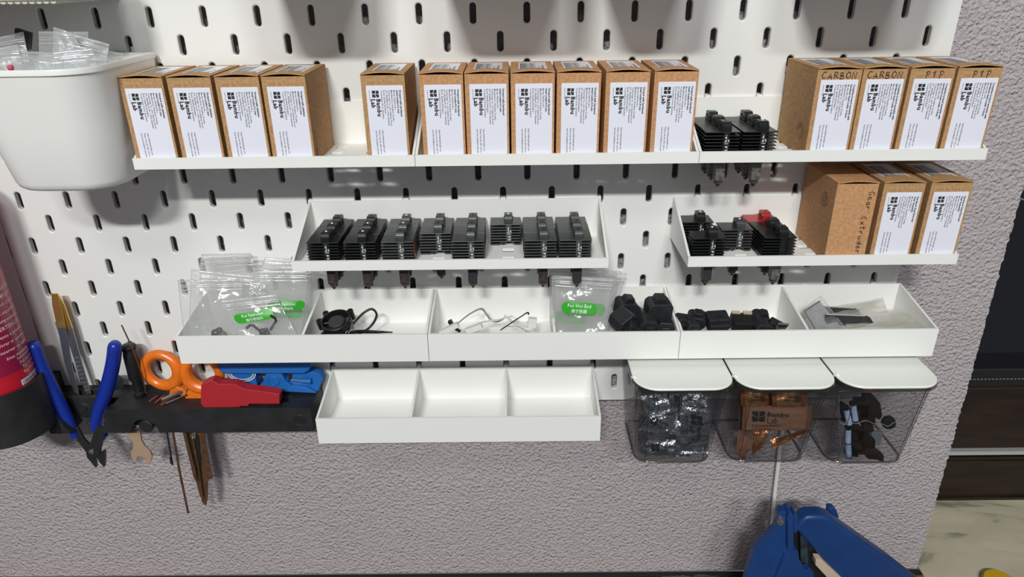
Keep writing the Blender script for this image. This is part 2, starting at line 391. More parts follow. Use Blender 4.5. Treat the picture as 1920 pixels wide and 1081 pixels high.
f = MB(); f.box(620, 1300, FY + 20, FY + 24, -390, 420); build('glass', f, 'glass_dark', win)
f = MB(); f.tube([(700, FY + 19, -172), (790, FY + 19, -199), (900, FY + 19, -226)], 0.8, 5); build('reflection_line', f, 'seal_dash', win)  # slanting reflection on the pane, put in as a thin grey strand

# workbench in front of the wall, its black back edge strip in the gap
bn = thing('workbench', 'orange brown wooden workbench top along the bottom of the wall', 'workbench', (100, -200, -577))
mb = MB(); mb.box(-520, 692, -330, 10.5, -603, -577); build('worktop', mb, 'bench', bn, bevel=1.5)
mb = MB(); mb.box(-520, 690, 10.6, 16.8, -603, -576.5); build('edge_strip', mb, 'rubber', bn)

mb = MB(); mb.box(-500, 640, -325, -9, -576.9, -576.2); tag(build('reflection_cut_mat', mb, 'mat', None, org=(70, -200, -576.9), bevel=0.8), 'unseen dark grey mat added over the bench to stop its orange reflection', 'mat')  # unseen dark cover, added to keep orange bench reflections off the clear plastic

# ================================================================== pegboards
def slot_outline(hw, hl, n=7):
    p = []
    for k in range(n + 1): a = PI * k / n; p.append((hw * math.cos(a), hl - hw + hw * math.sin(a)))
    for k in range(n + 1): a = PI + PI * k / n; p.append((hw * math.cos(a), -(hl - hw) + hw * math.sin(a)))
    return p
def rect_ring(pts, hx, hz):
    out = []
    for x, z in pts:
        k = max(abs(x) / hx, abs(z) / hz); out.append((x / k, z / k))
    return out
def cell(mb, cx, cz, hx=20, hz=10):
    o0 = slot_outline(3.35, 8.4); o1 = slot_outline(2.5, 7.5); R = rect_ring(o0, hx, hz); n = len(o0)
    # corner points are slid onto the cell's corners so that cells meet without gaps
    for cxs in (-1, 1):
        for czs in (-1, 1):
            i = min(range(n), key=lambda i: (R[i][0] - cxs * hx) ** 2 + (R[i][1] - czs * hz) ** 2); R[i] = (cxs * hx, czs * hz)
    rings = [[(x, 0, z) for x, z in R], [(x, 0, z) for x, z in o0], [(x, 0.7, z) for x, z in o1], [(x, 5, z) for x, z in o1], [(x, 5, z) for x, z in R]]
    vs = [(cx + x, y, cz + z) for r in rings for x, y, z in r]
    fs = [(i * n + k, i * n + (k + 1) % n, (i + 1) * n + (k + 1) % n, (i + 1) * n + k) for i in range(4) for k in range(n)]
    mb.add(vs, fs)
def plate(mb, x0, x1, z0, z1): mb.box(x0, x1, 0, 5, z0, z1)
def pegboard(x0, ncol, label):
    mb = MB(); x1 = x0 + 40 * ncol
    for r in range(-16, 11):
        z = 20 * r
        if r % 2:
            for c in range(ncol): cell(mb, x0 + 20 + 40 * c, z)
        else:
            for c in range(ncol - 1): cell(mb, x0 + 40 + 40 * c, z)
            plate(mb, x0, x0 + 20, z - 10, z + 10); plate(mb, x1 - 20, x1, z - 10, z + 10)
    plate(mb, x0, x1, -340, -330); plate(mb, x0, x1, 210, 220)
    t = thing('pegboard', label, 'pegboard', ((x0 + x1) / 2, 0, -340))
    build('panel', mb, 'board', t)
    rim = MB()
    for a, b in ((x0, x0 + 2), (x1 - 2, x1)): rim.box(a, b, 4.5, 12, -340, 220)
    rim.box(x0 + 2, x1 - 2, 4.5, 12, 218, 220); rim.box(x0 + 2, x1 - 2, 4.5, 12, -340, -338)
    for x in (x0 + 30, x1 - 30):
        for z in (-300, 190): rim.lathe([(5, 0), (5, 11.5)], 12, (x, 5, z), (0, 1, 0))
    build('mounting_rim', rim, 'board', t)
    return t
pegboard(-180, 19, 'large white slotted metal pegboard holding all the trays')
pegboard(-180.8 - 200, 5, 'second white pegboard at the left edge behind the red can')

# ================================================================== printed trays
def tray(label, x0, x1, zb, lip, hooks, cols=(), rows=(), dividers=(), group=None, name='shelf_tray', cat='shelf', hole=(4.6, 3.6)):
    t = thing(name, label, cat, ((x0 + x1) / 2, 0, zb), group)
    D, H, w_, fl = -66.0, 35.0, 1.8, 2.4
    b = MB()
    b.box(x0, x1, -2.0, -0.1, zb, zb + H)                       # back
    b.box(x0, x1, D, D + w_, zb, zb + lip)                      # front lip
    side = [(-2.0, zb), (-2.0, zb + H), (D + w_, zb + lip), (D + w_, zb)]
    b.prism(side, 'x', x0, x0 + w_); b.prism(side, 'x', x1 - w_, x1)
    fx0, fx1, fy0, fy1 = x0 + w_, x1 - w_, D + w_, -2.0
    if cols:
        ys = sorted(rows)
        yb = [fy0]
        for y in ys: yb += [y - hole[1], y + hole[1]]
        yb.append(fy1)
        xb = [fx0]
        for c in cols: xb += [c - hole[0], c + hole[0]]
        xb.append(fx1)
        for i in range(len(yb) - 1):
            if i % 2 == 0: b.box(fx0, fx1, yb[i], yb[i + 1], zb, zb + fl)
            else:
                for k in range(0, len(xb) - 1, 2): b.box(xb[k], xb[k + 1], yb[i], yb[i + 1], zb, zb + fl)
    else: b.box(fx0, fx1, fy0, fy1, zb, zb + fl)
    build('tray_body', b, 'print_white', t)
    for dx in dividers:
        d = MB(); d.prism([(-2.0, zb + fl), (-2.0, zb + H - 1), (D + w_, zb + lip - 0.4), (D + w_, zb + fl)], 'x', dx - 1, dx + 1); build('divider', d, 'print_white', t)
    for hx in hooks:
        h = MB(); z = zb + H
        h.prism([(-1.4, z - 4), (-1.4, z + 0.2), (0.5, z + 1.2), (7.5, z + 1.2), (8.5, z), (8.5, z - 9), (5.8, z - 9), (5.6, z - 4)], 'x', hx - 2.1, hx + 2.1)
        build('hook', h, 'print_white', t)
    return t
TZ, MZ, BZ, LZ = -97.5, -177.5, -257.5, -337.5
ROWS = (-51.0, -33.0, -14.5)
XS = (-21.5, 179.2, 380.8, 583.5)
G1 = 'white shelf trays along the upper row'
tray('white printed shelf tray at upper left holding five boxes', XS[0], XS[1] - 0.4, TZ, 8, (-20 + 40, 100, 160), [6 + 27.4 * i for i in range(7)], ROWS, group=G1)
tray('white printed shelf tray at upper centre holding six boxes in a row', XS[1], XS[2] - 0.4, TZ, 8, (200, 280, 360), [205 + 27.4 * i for i in range(6)], ROWS, group=G1)
TOPC = [400.1, 426.4] + [453 + 27 * i for i in range(5)]
tray('white printed shelf tray at upper right with hotends and four boxes', XS[2], XS[3], TZ, 8, (400, 440, 560), TOPC, ROWS, group=G1)
G2 = 'white shelf trays along the middle row'
MIDC = [106.1, 134.0, 161.9, 189.5, 215.9, 243.8, 270.9, 297.8]
tray('wide white printed shelf tray holding eight columns of black hotends', 80, 320, MZ, 8, (81.5, 160, 240, 318.5), MIDC, ROWS, group=G2)
MRC = [399, 425.1, 452, 480, 508, 536]
tray('white printed shelf tray at middle right with red hotend and three boxes', 380, 583, MZ, 8, (400, 440, 480, 560), MRC, ROWS, group=G2)
G3 = 'deep white bins in a joined row'
tray('deep white bin at the left of the row with bags and a black fan', XS[0], XS[1] - 0.3, BZ, 24.5, (20, 100, 179), dividers=(79.5,), group=G3, name='storage_bin', cat='bin')
tray('deep white bin at the middle of the row with wires and hot end bags', XS[1] + 0.2, XS[2] - 1.3, BZ, 24.5, (220, 300, 379), dividers=(280,), group=G3, name='storage_bin', cat='bin')
tray('deep white bin at the right of the row with dark sockets and clear bags', XS[2] - 0.8, XS[3], BZ, 24.5, (420, 500, 560), dividers=(481,), group=G3, name='storage_bin', cat='bin')
tray('empty deep white bin with three compartments below the bin row', 80, 320, LZ, 25, (81.5, 160, 240, 318.5), dividers=(160, 240), name='storage_bin', cat='bin')
# ================================================================== cardboard boxes with printed labels
def logo(mb, P, s):
    """four dark pieces of the square emblem, written with P(u, v)"""
    for q in ([(0, 1), (.46, 1), (.46, .47), (0, .67)], [(0, .58), (.46, .38), (.46, 0), (0, 0)],
              [(.54, 1), (1, 1), (1, .67), (.54, .47)], [(.54, .38), (1, .58), (1, 0), (.54, 0)]):
        mb.add([P(a * s, b * s) for a, b in q], [(0, 1, 2, 3)])
ADDR = ['Manufacturer: Shenzhen Tuozhu', 'Technology Co., Ltd. Address: Room', '201, Building A, No. 1 First Qianwan', 'Road, Qianhai Shenzhen-', 'Cooperation Zone, Shenzhen']
KIND = {
 'stainless': (['Hotend with stainless', 'steel nozzle-0.2 mm'], ['Model: FAH006-N-1'] + ADDR),
 'hardened6': (['Hotend with hardened', 'steel nozzle-0.6 mm'], ['Model: FAH001-N-1'] + ADDR),
 'hardened4': (['Hotend with hardened', 'steel nozzle-0.4 mm'], ['Model: FAH001-N-1'] + ADDR),
 'complete': (['Complete hotend assembly with', 'hardened steel nozzle -0.6mm'], ['Model: FAL-005'] + ADDR),
 'gear': (['Hardened Steel Extruder', 'Gear Assembly'], ['Model: FAJ001-S'] + ADDR)}
def label_print(kind, x0, ztop):
    """text runs downwards, letter tops to the right; x0 = label's left edge, ztop = its top edge"""
    titles, lines = KIND[kind]
    txt, lg = MB(), MB()
    def P(off_u, v0, mb=None): return lambda u, v: (x0 + v0 + v, -0.22, ztop - off_u - u)
    v = 22.6
    for b in titles: text(txt, b, 1.95 if len(b) < 25 else 1.85, 0, 0, 0, bold=0.07, fn=P(3.2, v)); v -= 2.0
    for b in lines: text(txt, b, 1.62, 0, 0, 0, bold=0.022, fn=P(3.2, v)); v -= 1.72
    v = 8.6
    for b in ('https://wiki.bambulab.com', 'Please scan the QR code to', 'view the installation tutorial'):
        text(txt, b, 1.5, 0, 0, 0, bold=0.02, fn=P(30.5, v)); v -= 2.25
    text(txt, 'MADE IN CHINA', 0.95, 0, 0, 0, fn=P(3.4, 1.9))
    logo(lg, P(3.4, 3.9), 4.6)
    text(lg, 'Bambu', 4.1, 0, 0, 0, bold=0.17, space=1.08, fn=P(9.0, 6.6)); text(lg, 'Lab', 4.1, 0, 0, 0, bold=0.17, space=1.08, fn=P(9.0, 2.9))
    return txt, lg
BW, BH, BD = 30.0, 60.3, 57.5
def make_box(kind, card='card', seal=True, label=True):
    t = proto('carton_box')
    h = BW / 2
    b = MB()
    b.box(-h, h, 0, BD, 0, BH - 2.2)
    b.box(-h, h, 0, 0.7, BH - 2.2, BH - 0.3); b.box(-h, -h + 0.7, 0.7, BD, BH - 2.2, BH); b.box(h - 0.7, h, 0.7, BD, BH - 2.2, BH); b.box(-h + .7, h - .7, BD - 0.7, BD, BH - 2.2, BH)
    build('carton', b, card, t)
    n = 12
    def top(u, v, dz):
        x = -h + BW * u; y = -0.5 + (BD + 0.5) * v; a = 1.3 * math.sin(PI * u) * max(0, 1 - v * 2.2) ** 1.3
        return (x, y, BH + 0.1 + a + dz)
    l = MB(); l.grid(lambda u, v: top(u, v, 0.75), n, 8); k = len(l.v); l.grid(lambda u, v: top(u, v, 0.0), n, 8)
    W_ = n + 1
    ringi = [i for i in range(W_)] + [j * W_ + n for j in range(1, 9)] + [8 * W_ + i for i in range(n - 1, -1, -1)] + [j * W_ for j in range(7, 0, -1)]
    l.f += [(ringi[i], ringi[(i + 1) % len(ringi)], k + ringi[(i + 1) % len(ringi)], k + ringi[i]) for i in range(len(ringi))]
    build('lid_flap', l, card, t, smooth=40)
    if seal:
        q = MB(); q.box(-9.5, 10.5, 9, 50, BH + 0.9, BH + 1.12)
        sl = build('seal_label', q, 'paper', t)
        q = MB(); x = -8.2; r5 = random.Random(5)
        while x < 2.5:
            wd = r5.choice((0.25, 0.4, 0.7)); q.box(x, x + wd, 14, 44, BH + 1.13, BH + 1.16); x += wd + r5.choice((0.3, 0.45, 0.6))
        text(q, 'FAH-N-0.4 mm', 2.6, (8.4, 14, BH + 1.16), (0, 1, 0), (-1, 0, 0), bold=0.03); text(q, 'SN 03W0A23', 1.8, (5.4, 14, BH + 1.16), (0, 1, 0), (-1, 0, 0))
        build('barcode', q, 'ink', sl)
    if label:
        x0, zt = -h + 3.1, BH - 6.9
        q = MB(); q.box(x0, x0 + 25.4, -0.14, -0.005, zt - 51.6, zt)
        lb = build('front_label', q, 'paper', t); lb['label'] = 'white printed label'
        tx, lg = label_print(kind, x0, zt)
        build('printed_text', tx, 'ink', lb); build('emblem', lg, 'ink', lb)
    return t
_bx = {}
def carton(kind, xc, zf, label, group, card='card', yaw=0.0, y=-63.2, seal=True, face=True, lean=0.0):
    k = (kind, card, seal, face)
    if k in _bx: o = dup(_bx[k])
    else: o = _bx[k] = make_box(kind, card, seal, face)
    # the copy turns about its own front lower middle
    return place(o, (xc, y, zf), label, 'box', group, (0, lean, yaw))
TF, MF = TZ + 2.45, MZ + 2.45
ga = 'four cartons at the left of the upper row'
for xc, lab in ((-4.8, 'brown carton with white label standing nearest the white tub'), (28.2, 'second brown carton from the white tub on the upper left shelf'),
                (61.0, 'third brown carton from the white tub on the upper left shelf'), (92.7, 'fourth brown carton from the white tub, its right side in view')):
    carton('stainless', xc, TF, lab, ga)
carton('hardened6', 160.4, TF, 'brown carton standing alone at the right end of the upper left shelf', None)
gb = 'six cartons in a close row'
for xc, y, kd, lab in ((200.2, -63.2, 'hardened6', 'leftmost of the six reddish cartons on the upper middle shelf'),
                   (231.2, -62.6, 'hardened6', 'second from left of the six cartons on the upper middle shelf'),
                   (262.7, -63.2, 'hardened4', 'third from left of the six cartons on the upper middle shelf'),
                   (294.3, -63.2, 'hardened4', 'fourth from left of the six cartons on the upper middle shelf'),
                   (327.6, -63.2, 'hardened4', 'fifth from left of the six cartons on the upper middle shelf'),
                   (360.6, -63.0, 'hardened4', 'rightmost of the six cartons, next to the black hotends')):
    carton(kd, xc, TF, lab, gb, 'card2', y=y)
gc = 'four handwritten cartons at the upper right'
hand = []
for xc, wd, lab in ((471.0, 'CARBON', 'leftmost handwritten CARBON carton with its plain left side showing'),
                    (501.9, 'CARBON', 'second handwritten CARBON carton squeezed beside a P1P carton'),
                    (534.0, 'P1P', 'carton handwritten P1P between a CARBON carton and another P1P carton'),
                    (566.0, 'P1P', 'rightmost carton handwritten P1P at the end of the upper shelf')):
    hand.append((carton('complete', xc, TF, lab, gc), wd))
for o, wd in hand:                                           # written on after the copies are made
    q = MB(); wl = 4.1 if wd == 'CARBON' else 4.6
    scrawl(q, wd, 4.2, wl, (-12.0 if wd == 'CARBON' else -5, -0.02, BH - 6.3), (1, 0, 0), (0, 0, 1), (0, -1, 0), 0.32)
    build('handwriting', q, 'pen', o)
q = MB()
for r_ in (3.0, 4.2, 5.4): q.tube([(-BW / 2 - 0.03, 14 + r_ * math.cos(a * PI / 8), 16 + r_ * 1.1 * math.sin(a * PI / 8)) for a in range(13)], 0.22, 4)
build('side_print', q, 'stamp', hand[0][0])
gd = 'three cartons on the middle right shelf'
o = carton('gear', 498.6, MF, 'plain brown carton with handwriting Gear Extruder down its front', gd, 'card2', seal=False, face=False)
q = MB(); scrawl(q, 'Gear', 4.0, 3.7, (8.6, -0.02, BH - 6), (0, 0, -1), (1, 0, 0), (0, -1, 0), 0.3); scrawl(q, 'Extruder', 4.0, 3.8, (6.8, -0.02, BH - 25), (0.03, 0, -1), (1, 0, 0), (0, -1, 0), 0.3)
build('handwriting', q, 'pen', o)
q = MB()
for a0 in range(8):
    q.tube([(-BW / 2 - 0.03, 16 + r_ * math.cos(a0 * PI / 4 + r_ * 0.35), 44 + r_ * math.sin(a0 * PI / 4 + r_ * 0.35)) for r_ in (1, 2.5, 4, 5.4)], 0.3, 4)
q.tube([(-BW / 2 - 0.03, 16 + 5.6 * math.cos(a * PI / 10), 44 + 5.6 * math.sin(a * PI / 10)) for a in range(20)], 0.28, 4, closed=True)
build('round_print', q, 'stamp', o)
carton('gear', 532.4, MF, 'labelled carton between the handwritten carton and the end carton on middle right shelf', gd)
carton('gear', 566.6, MF, 'labelled carton at the right end of the middle right shelf', gd)
# faint print on the open right side of the fourth carton
side = [o for o in bpy.data.objects if o.get('label', '').startswith('fourth brown carton')][0]
q = MB(); P_ = lambda u, v: (BW / 2 + 0.03, 4.5 + v, 4 + u)
logo(q, P_, 5.5); text(q, 'Bambu', 4.6, 0, 0, 0, bold=0.05, fn=lambda u, v: (BW / 2 + 0.03, 8.6 - v, 11 + u)); build('side_print', q, 'stamp', side)

# ================================================================== hotends
def make_hotend(body, heater, stub, marked, legs=True):
    t = proto('hotend')
    b = MB(); r9 = random.Random(9)
    for i in range(7):
        z = 2.8 + i * 2.36
        th = 0.85 if i < 6 else 1.1
        j = r9.uniform(-.25, .25)
        b.prism([(-9, z + 0.2), (-8.6, z), (8.6, z), (9, z + 0.2), (9, z + th - 0.1), (-9, z + th - 0.1)], 'x', -12.3 + j, 12.3 + j * 0.6)
    b.box(0.3, 4.9, -8.7, 8.7, 2.9, 17)                         # centre column
    b.box(-6, 8, -2.6, 2.6, 2.9, 17)
    b.ribbon([(-1.5, 3.0), (-5.4, 0.5), (-11.2, 0.5), (-12.0, 1.2), (-12.0, 2.9)], 0.85, 'y', -8.8, 8.8)
    b.ribbon([(0.6, 2.6), (-2.4, 0.4)], 0.9, 'y', -8.8, 8.8)
    b.ribbon([(5.2, 3.0), (7.9, 0.5), (11.4, 0.5), (12.1, 1.2), (12.1, 2.9)], 0.85, 'y', -8.8, 8.8)
    build('heatsink', b, body, t, bevel=0.2, seg=2)
    k = MB()
    k.prism([(-8.9, 18.0), (-8.7, 21.8), (-7.9, 22.5), (-7.6, 23.0), (-6.6, 24.3), (-5.6, 24.7), (1.6, 24.7), (2.9, 23.6), (3.6, 18.0)], 'x', -0.8, 5.8)
    cl = build('clamp', k, body, t, bevel=0.35)
    k = MB()
    k.lathe([(1.05, 0), (1.05, 0.5)], 12, (-1.2, -1.4, 21.6), (1, 0, 0)); k.lathe([(0.9, 0), (0.9, 0.4)], 12, (-1.15, -5.3, 20.6), (1, 0, 0))
    k.lathe([(0.9, 0), (0.9, 0.4)], 12, (6.15, -5.3, 20.6), (-1, 0, 0)); k.lathe([(1.05, 0), (1.05, 0.5)], 12, (6.2, -1.4, 21.6), (-1, 0, 0))
    build('side_screws', k, 'fil_black', cl)
    k = MB()
    if stub: k.lathe([(0.95, 0), (0.95, 0.5), (0.5, 0.75)], 12, (2.5, -2.4, 24.5)); build('filament_stub', k, stub, cl)
    else: k.lathe([(1.1, 0), (1.1, 0.12)], 12, (2.5, -2.4, 24.62)); build('filament_hole', k, 'fil_black', cl)
    if marked:
        k = MB(); fn = lambda o_, v0: (lambda u, v: (v0 - v, -9.02 if False else -8.82, o_ + u))
        text(k, '0.4', 3.3, 0, 0, 0, bold=0.05, fn=fn(4.0, 4.2))
        k.add([(1.5, -8.82, 9.4), (4.4, -8.82, 9.4), (4.4, -8.82, 9.75), (1.5, -8.82, 9.75)], [(0, 1, 2, 3)])
        text(k, 'Bambu', 2.0, 0, 0, 0, bold=0.05, fn=fn(10.3, 2.9)); text(k, 'Lab', 2.0, 0, 0, 0, bold=0.05, fn=fn(10.3, 4.7))
        build('printed_marking', k, 'white_ink', t)
    else:
        k = MB()
        for z in (8.0, 13.0): k.prism([(1.7, z), (2.6, z + 1.4), (3.5, z), (2.6, z - 1.0)], 'y', -8.95, -8.7)
        build('notch_marks', k, 'steel_dk', t)
    h = MB(); h.box(-0.9, 5.9, -3.9, 3.9, -19.0, -3.2); h.box(0.6, 4.4, -2.6, 2.6, -3.2, 2.8)
    build('heater_block', h, heater, t, bevel=0.4)
    h = MB(); h.lathe([(0.5, -24.6), (0.9, -24.4), (2.3, -22.2), (3.4, -21.4), (3.4, -19.0)], 6, (2.5, 0, 0)); build('nozzle_tip', h, 'tip', t)
    return t
_ht = {}
def hotend(xk, y, zf, label, group, body='alu_grey', heater='heater_brown', stub=None, marked=True, yaw=0.0):
    k = (body, heater, stub, marked)
    if k in _ht: o = dup(_ht[k])
    else: o = _ht[k] = make_hotend(*k)
    return place(o, (xk - 2.5, y, zf + 0.1), label, 'hotend', group, (0, 0, yaw))
RN = {0: 'frontmost', 1: 'middle', 2: 'rearmost'}
RY = (-51.0, -32.6, -14.2)
CN = ['first', 'second', 'third', 'fourth', 'fifth', 'sixth', 'seventh', 'eighth']
stubs = {(0, 1): 'fil_white', (0, 0): 'fil_white', (1, 1): 'fil_white', (1, 0): 'fil_white', (2, 2): 'fil_white', (2, 1): 'fil_white', (5, 2): 'fil_white'}
have = [(0, 1, 2), (0, 1, 2), (0, 1, 2), (1, 2), (0, 1, 2), (2,), (0, 1, 2), (0, 1, 2)]
jit = random.Random(21)
for c, rows in enumerate(have):
    for r_ in rows:
        if c == 5: lab = 'lone dark grey hotend at the back of the sixth column of the wide tray'
        elif c == 3 and r_ == 1: lab = 'front hotend of the fourth column of the wide tray, its feet showing'
        else: lab = '%s finned %s hotend in the %s column from left of the wide tray' % (RN[r_], 'black' if c < 2 else 'dark grey', CN[c])
        hotend(MIDC[c] + jit.uniform(-.4, .4), RY[r_] + jit.uniform(-.3, .3), MF, lab, 'hotends in the wide middle tray', 'alu_black' if c < 2 else 'alu_grey', 'heater_brown' if c < 4 else 'heater_black' if c in (4, 7) else 'heater_brown', stubs.get((c, r_)), True, jit.uniform(-.02, .02))
for c, (x, nm) in enumerate(((400.1, 'left'), (426.4, 'right'))):
    for r_ in range(3):
        st = 'teal' if (c, r_) == (0, 2) else 'fil_white' if (c, r_) == (1, 0) else None
        extra = ' with a teal stub' if st == 'teal' else ''
        hotend(x, RY[r_], TF, '%s black hotend of the %s column on the upper right shelf%s' % (RN[r_], nm, extra), 'hotends on the upper right shelf', 'alu_black', 'heater_grey', st)
g = 'hotends on the middle right shelf'
hotend(399.0, RY[0], MF, 'black hotend at the front left corner of the middle right shelf', g, 'alu_black', 'heater_black', 'fil_white')
hotend(399.0, RY[2], MF, 'black hotend at the back left corner of the middle right shelf', g, 'alu_black', 'heater_black', 'fil_white')
hotend(425.1, RY[1], MF, 'dark grey hotend standing alone in the second column of the middle right shelf', g, 'alu_grey', 'heater_black', 'fil_white')
hotend(452.3, RY[0], MF, 'unmarked black hotend in front of the red one', g, 'alu_black', 'heater_grey', None, False)
hotend(451.8, RY[1], MF, 'black hotend between the unmarked front one and the red one', g, 'alu_black', 'heater_black', None, False)
hotend(451.2, RY[2], MF, 'red anodised hotend at the back of the middle right shelf', g, 'alu_red', 'heater_black', None, False)
# a scrap of brown tape shows on the right side of the third column's front hotend
o = [o for o in bpy.data.objects if o.get('label', '') == 'frontmost finned dark grey hotend in the third column from left of the wide tray'][0]
q = MB(); q.box(12.4, 12.75, -7.5, 6, 4, 16.5); build('brown_tape', q, 'copper', o)
# ================================================================== plastic bags
def sheet(TL, TR, BR, BL, bulge=3.0, seed=0, wr=0.9, thick=0.6):
    """front and back film of a flat bag; returns the surface function as well"""
    TL, TR, BR, BL = map(Vector, (TL, TR, BR, BL))
    n = (TR - TL).cross(BL - TL).normalized()
    if n.y > 0: n = -n
    off = Vector((seed * 7.3, seed * 3.1, seed * 5.7))
    def fn(s, t, side=1, lift=0.0):
        p = TL.lerp(TR, s).lerp(BL.lerp(BR, s), t)
        env = math.sin(PI * min(1, max(0, s))) * math.sin(PI * min(1, max(0, (t - 0.12) / 0.95))) if t > 0.12 else 0
        w = mnoise.noise(Vector((s * 4, t * 4, 0)) + off) * wr + mnoise.noise(Vector((s * 9, t * 7, 3)) + off) * wr * 0.35
        w *= 0.35 + 0.65 * min(1, t * 2)
        return p + n * (side * (thick / 2 + bulge * env) + w + lift)
    return fn, n
def bag(label, TL, TR, BR, BL, group, bulge=2.5, seed=1, film_='bag', sticker=None, zipped=True, seams=True, wr=1.5, name='zip_bag', cat='bag'):
    fn, n = sheet(TL, TR, BR, BL, bulge, seed, wr)
    c = (Vector(BL) + Vector(BR)) / 2
    t = thing(name, label, cat, c, group)
    mb = MB(); mb.grid(lambda s, u: fn(s, u, 1), 20, 20); mb.grid(lambda s, u: fn(s, u, -1), 20, 20)
    build('film', mb, film_, t, smooth=180)
    if zipped:
        W = (Vector(TR) - Vector(TL)).length; H = (Vector(BL) - Vector(TL)).length
        z = MB()
        for u in (1.0, 4.2, 5.6, 8.2): z.tube([fn(i / 10, u / H, 1, 0.15) for i in range(11)], 0.42, 6)
        build('zip_strip', z, 'zip', t, smooth=60)
    if seams:
        z = MB()
        for s in (0.006, 0.994): z.tube([fn(s, i / 12, 0, 0) for i in range(13)], 0.22, 4)
        z.tube([fn(i / 12, 0.003, 0, 0) for i in range(13)], 0.22, 4)
        build('welded_edge', z, 'zip', t)
    if sticker:
        s0, u0, w, h, rot, lines = sticker
        W = (Vector(TR) - Vector(TL)).length; H = (Vector(BL) - Vector(TL)).length
        ca, sa = math.cos(rot), math.sin(rot)
        def P(x, y, lift=0.35): return fn(s0 + (x * ca - y * sa) / W, u0 - (x * sa + y * ca) / H, 1, lift)
        out = []
        for k in range(9): a = -PI / 2 + PI * k / 8; out.append(((w - h) / 2 + h / 2 * math.cos(a), h / 2 * math.sin(a)))
        for k in range(9): a = PI / 2 + PI * k / 8; out.append((-(w - h) / 2 + h / 2 * math.cos(a), h / 2 * math.sin(a)))
        q = MB(); m_ = len(out); rings = [1.0, 0.66, 0.33]
        vs = [P(x * r_, y * r_) for r_ in rings for x, y in out] + [P(0, 0)]
        fs = [(i * m_ + k, i * m_ + (k + 1) % m_, (i + 1) * m_ + (k + 1) % m_, (i + 1) * m_ + k) for i in range(2) for k in range(m_)] + [(2 * m_ + k, 2 * m_ + (k + 1) % m_, 3 * m_) for k in range(m_)]
        q.add(vs, fs); st = build('sticker', q, 'green_lab', t, smooth=180); st['label'] = 'green rounded sticker'
        if lines:
            q = MB()
            text(q, lines[0], h * 0.40, 0, 0, 0, bold=0.03, align='CENTER', fn=lambda u, v: P(u, v + h * 0.07, 0.65))
            text(q, lines[1], h * 0.34, 0, 0, 0, bold=0.02, align='CENTER', fn=lambda u, v: P(u, v - h * 0.36, 0.65))
            build('sticker_text', q, 'white_ink', st)
    return t
A = aty
EX = ('For Extruder', '用于挤出头'); HE = ('For Hot End', '用于热端')
ge = 'zip bags standing in the left bin'
bag('clear zip bag tilted in front with a bright green For Extruder sticker', A(415, 563, -55), A(516, 551, -50), A(562, 640, -60), A(455, 645, -62), ge, 2.5, 3, sticker=(.44, .40, 31, 8.2, 0.10, EX))
bag('wide clear zip bag at the front left of the left bin', A(333, 525, -46), A(457, 522, -42), A(442, 645, -58), A(347, 645, -60), ge, 4, 5)
bag('clear zip bag leaning behind the front left bag', A(359, 504, -34), A(476, 517, -32), A(470, 640, -44), A(352, 640, -46), ge, 2.5, 8)
bag('tall clear zip bag rising highest at the back of the left pile', A(376, 485, -20), A(474, 477, -18), A(482, 630, -30), A(370, 632, -30), ge, 2.5, 11)
bag('clear zip bag just behind the tallest one of the left pile', A(378, 476, -12), A(470, 474, -11), A(478, 625, -18), A(372, 628, -18), ge, 2, 12)
bag('clear zip bag with pale green sticker at the right of the left bin', A(484, 507, -40), A(580, 507, -38), A(562, 640, -52), A(478, 640, -52), ge, 3, 15, sticker=(.62, .48, 31, 8.2, 0.0, EX))
bag('clear zip bag second from the front in the right pile of the left bin', A(487, 497, -31), A(584, 500, -29), A(572, 636, -40), A(482, 636, -40), ge, 2.5, 16, sticker=(.55, .62, 31, 8.2, -0.05, None))
bag('clear zip bag third from the front in the right pile of the left bin', A(492, 490, -22), A(586, 493, -20), A(578, 632, -28), A(486, 632, -28), ge, 2.5, 17)
bag('clear zip bag at the back of the right pile beside the shelf corner', A(496, 482, -13), A(588, 487, -12), A(582, 625, -16), A(490, 625, -16), ge, 2.0, 18)
bag('clear zip bag lying askew between the two piles', A(468, 527, -47), A(500, 533, -46), A(497, 556, -49), A(466, 550, -49), ge, 0.8, 19, seams=True)
gh = 'hot end zip bags in the middle bin'
bag('clear zip bag with a green For Hot End sticker at the front', A(1041, 516, -46), A(1149, 524, -44), A(1133, 632, -58), A(1040, 632, -58), gh, 3, 22, sticker=(.44, .50, 30, 10, -0.02, HE))
bag('clear zip bag behind the front hot end bag, its sticker peeking out right', A(1034, 508, -38), A(1158, 514, -36), A(1136, 630, -48), A(1036, 630, -48), gh, 2.5, 24, sticker=(.62, .56, 30, 10, -0.02, None))
bag('clear zip bag third back, its green sticker low at the left', A(1030, 502, -30), A(1165, 508, -28), A(1138, 628, -38), A(1032, 628, -38), gh, 2.5, 25, sticker=(.34, .72, 30, 10, -0.12, None))
bag('rearmost clear hot end bag with its corner sticking out to the right', A(1033, 497, -20), A(1175, 512, -18), A(1140, 626, -26), A(1036, 626, -26), gh, 2, 26)

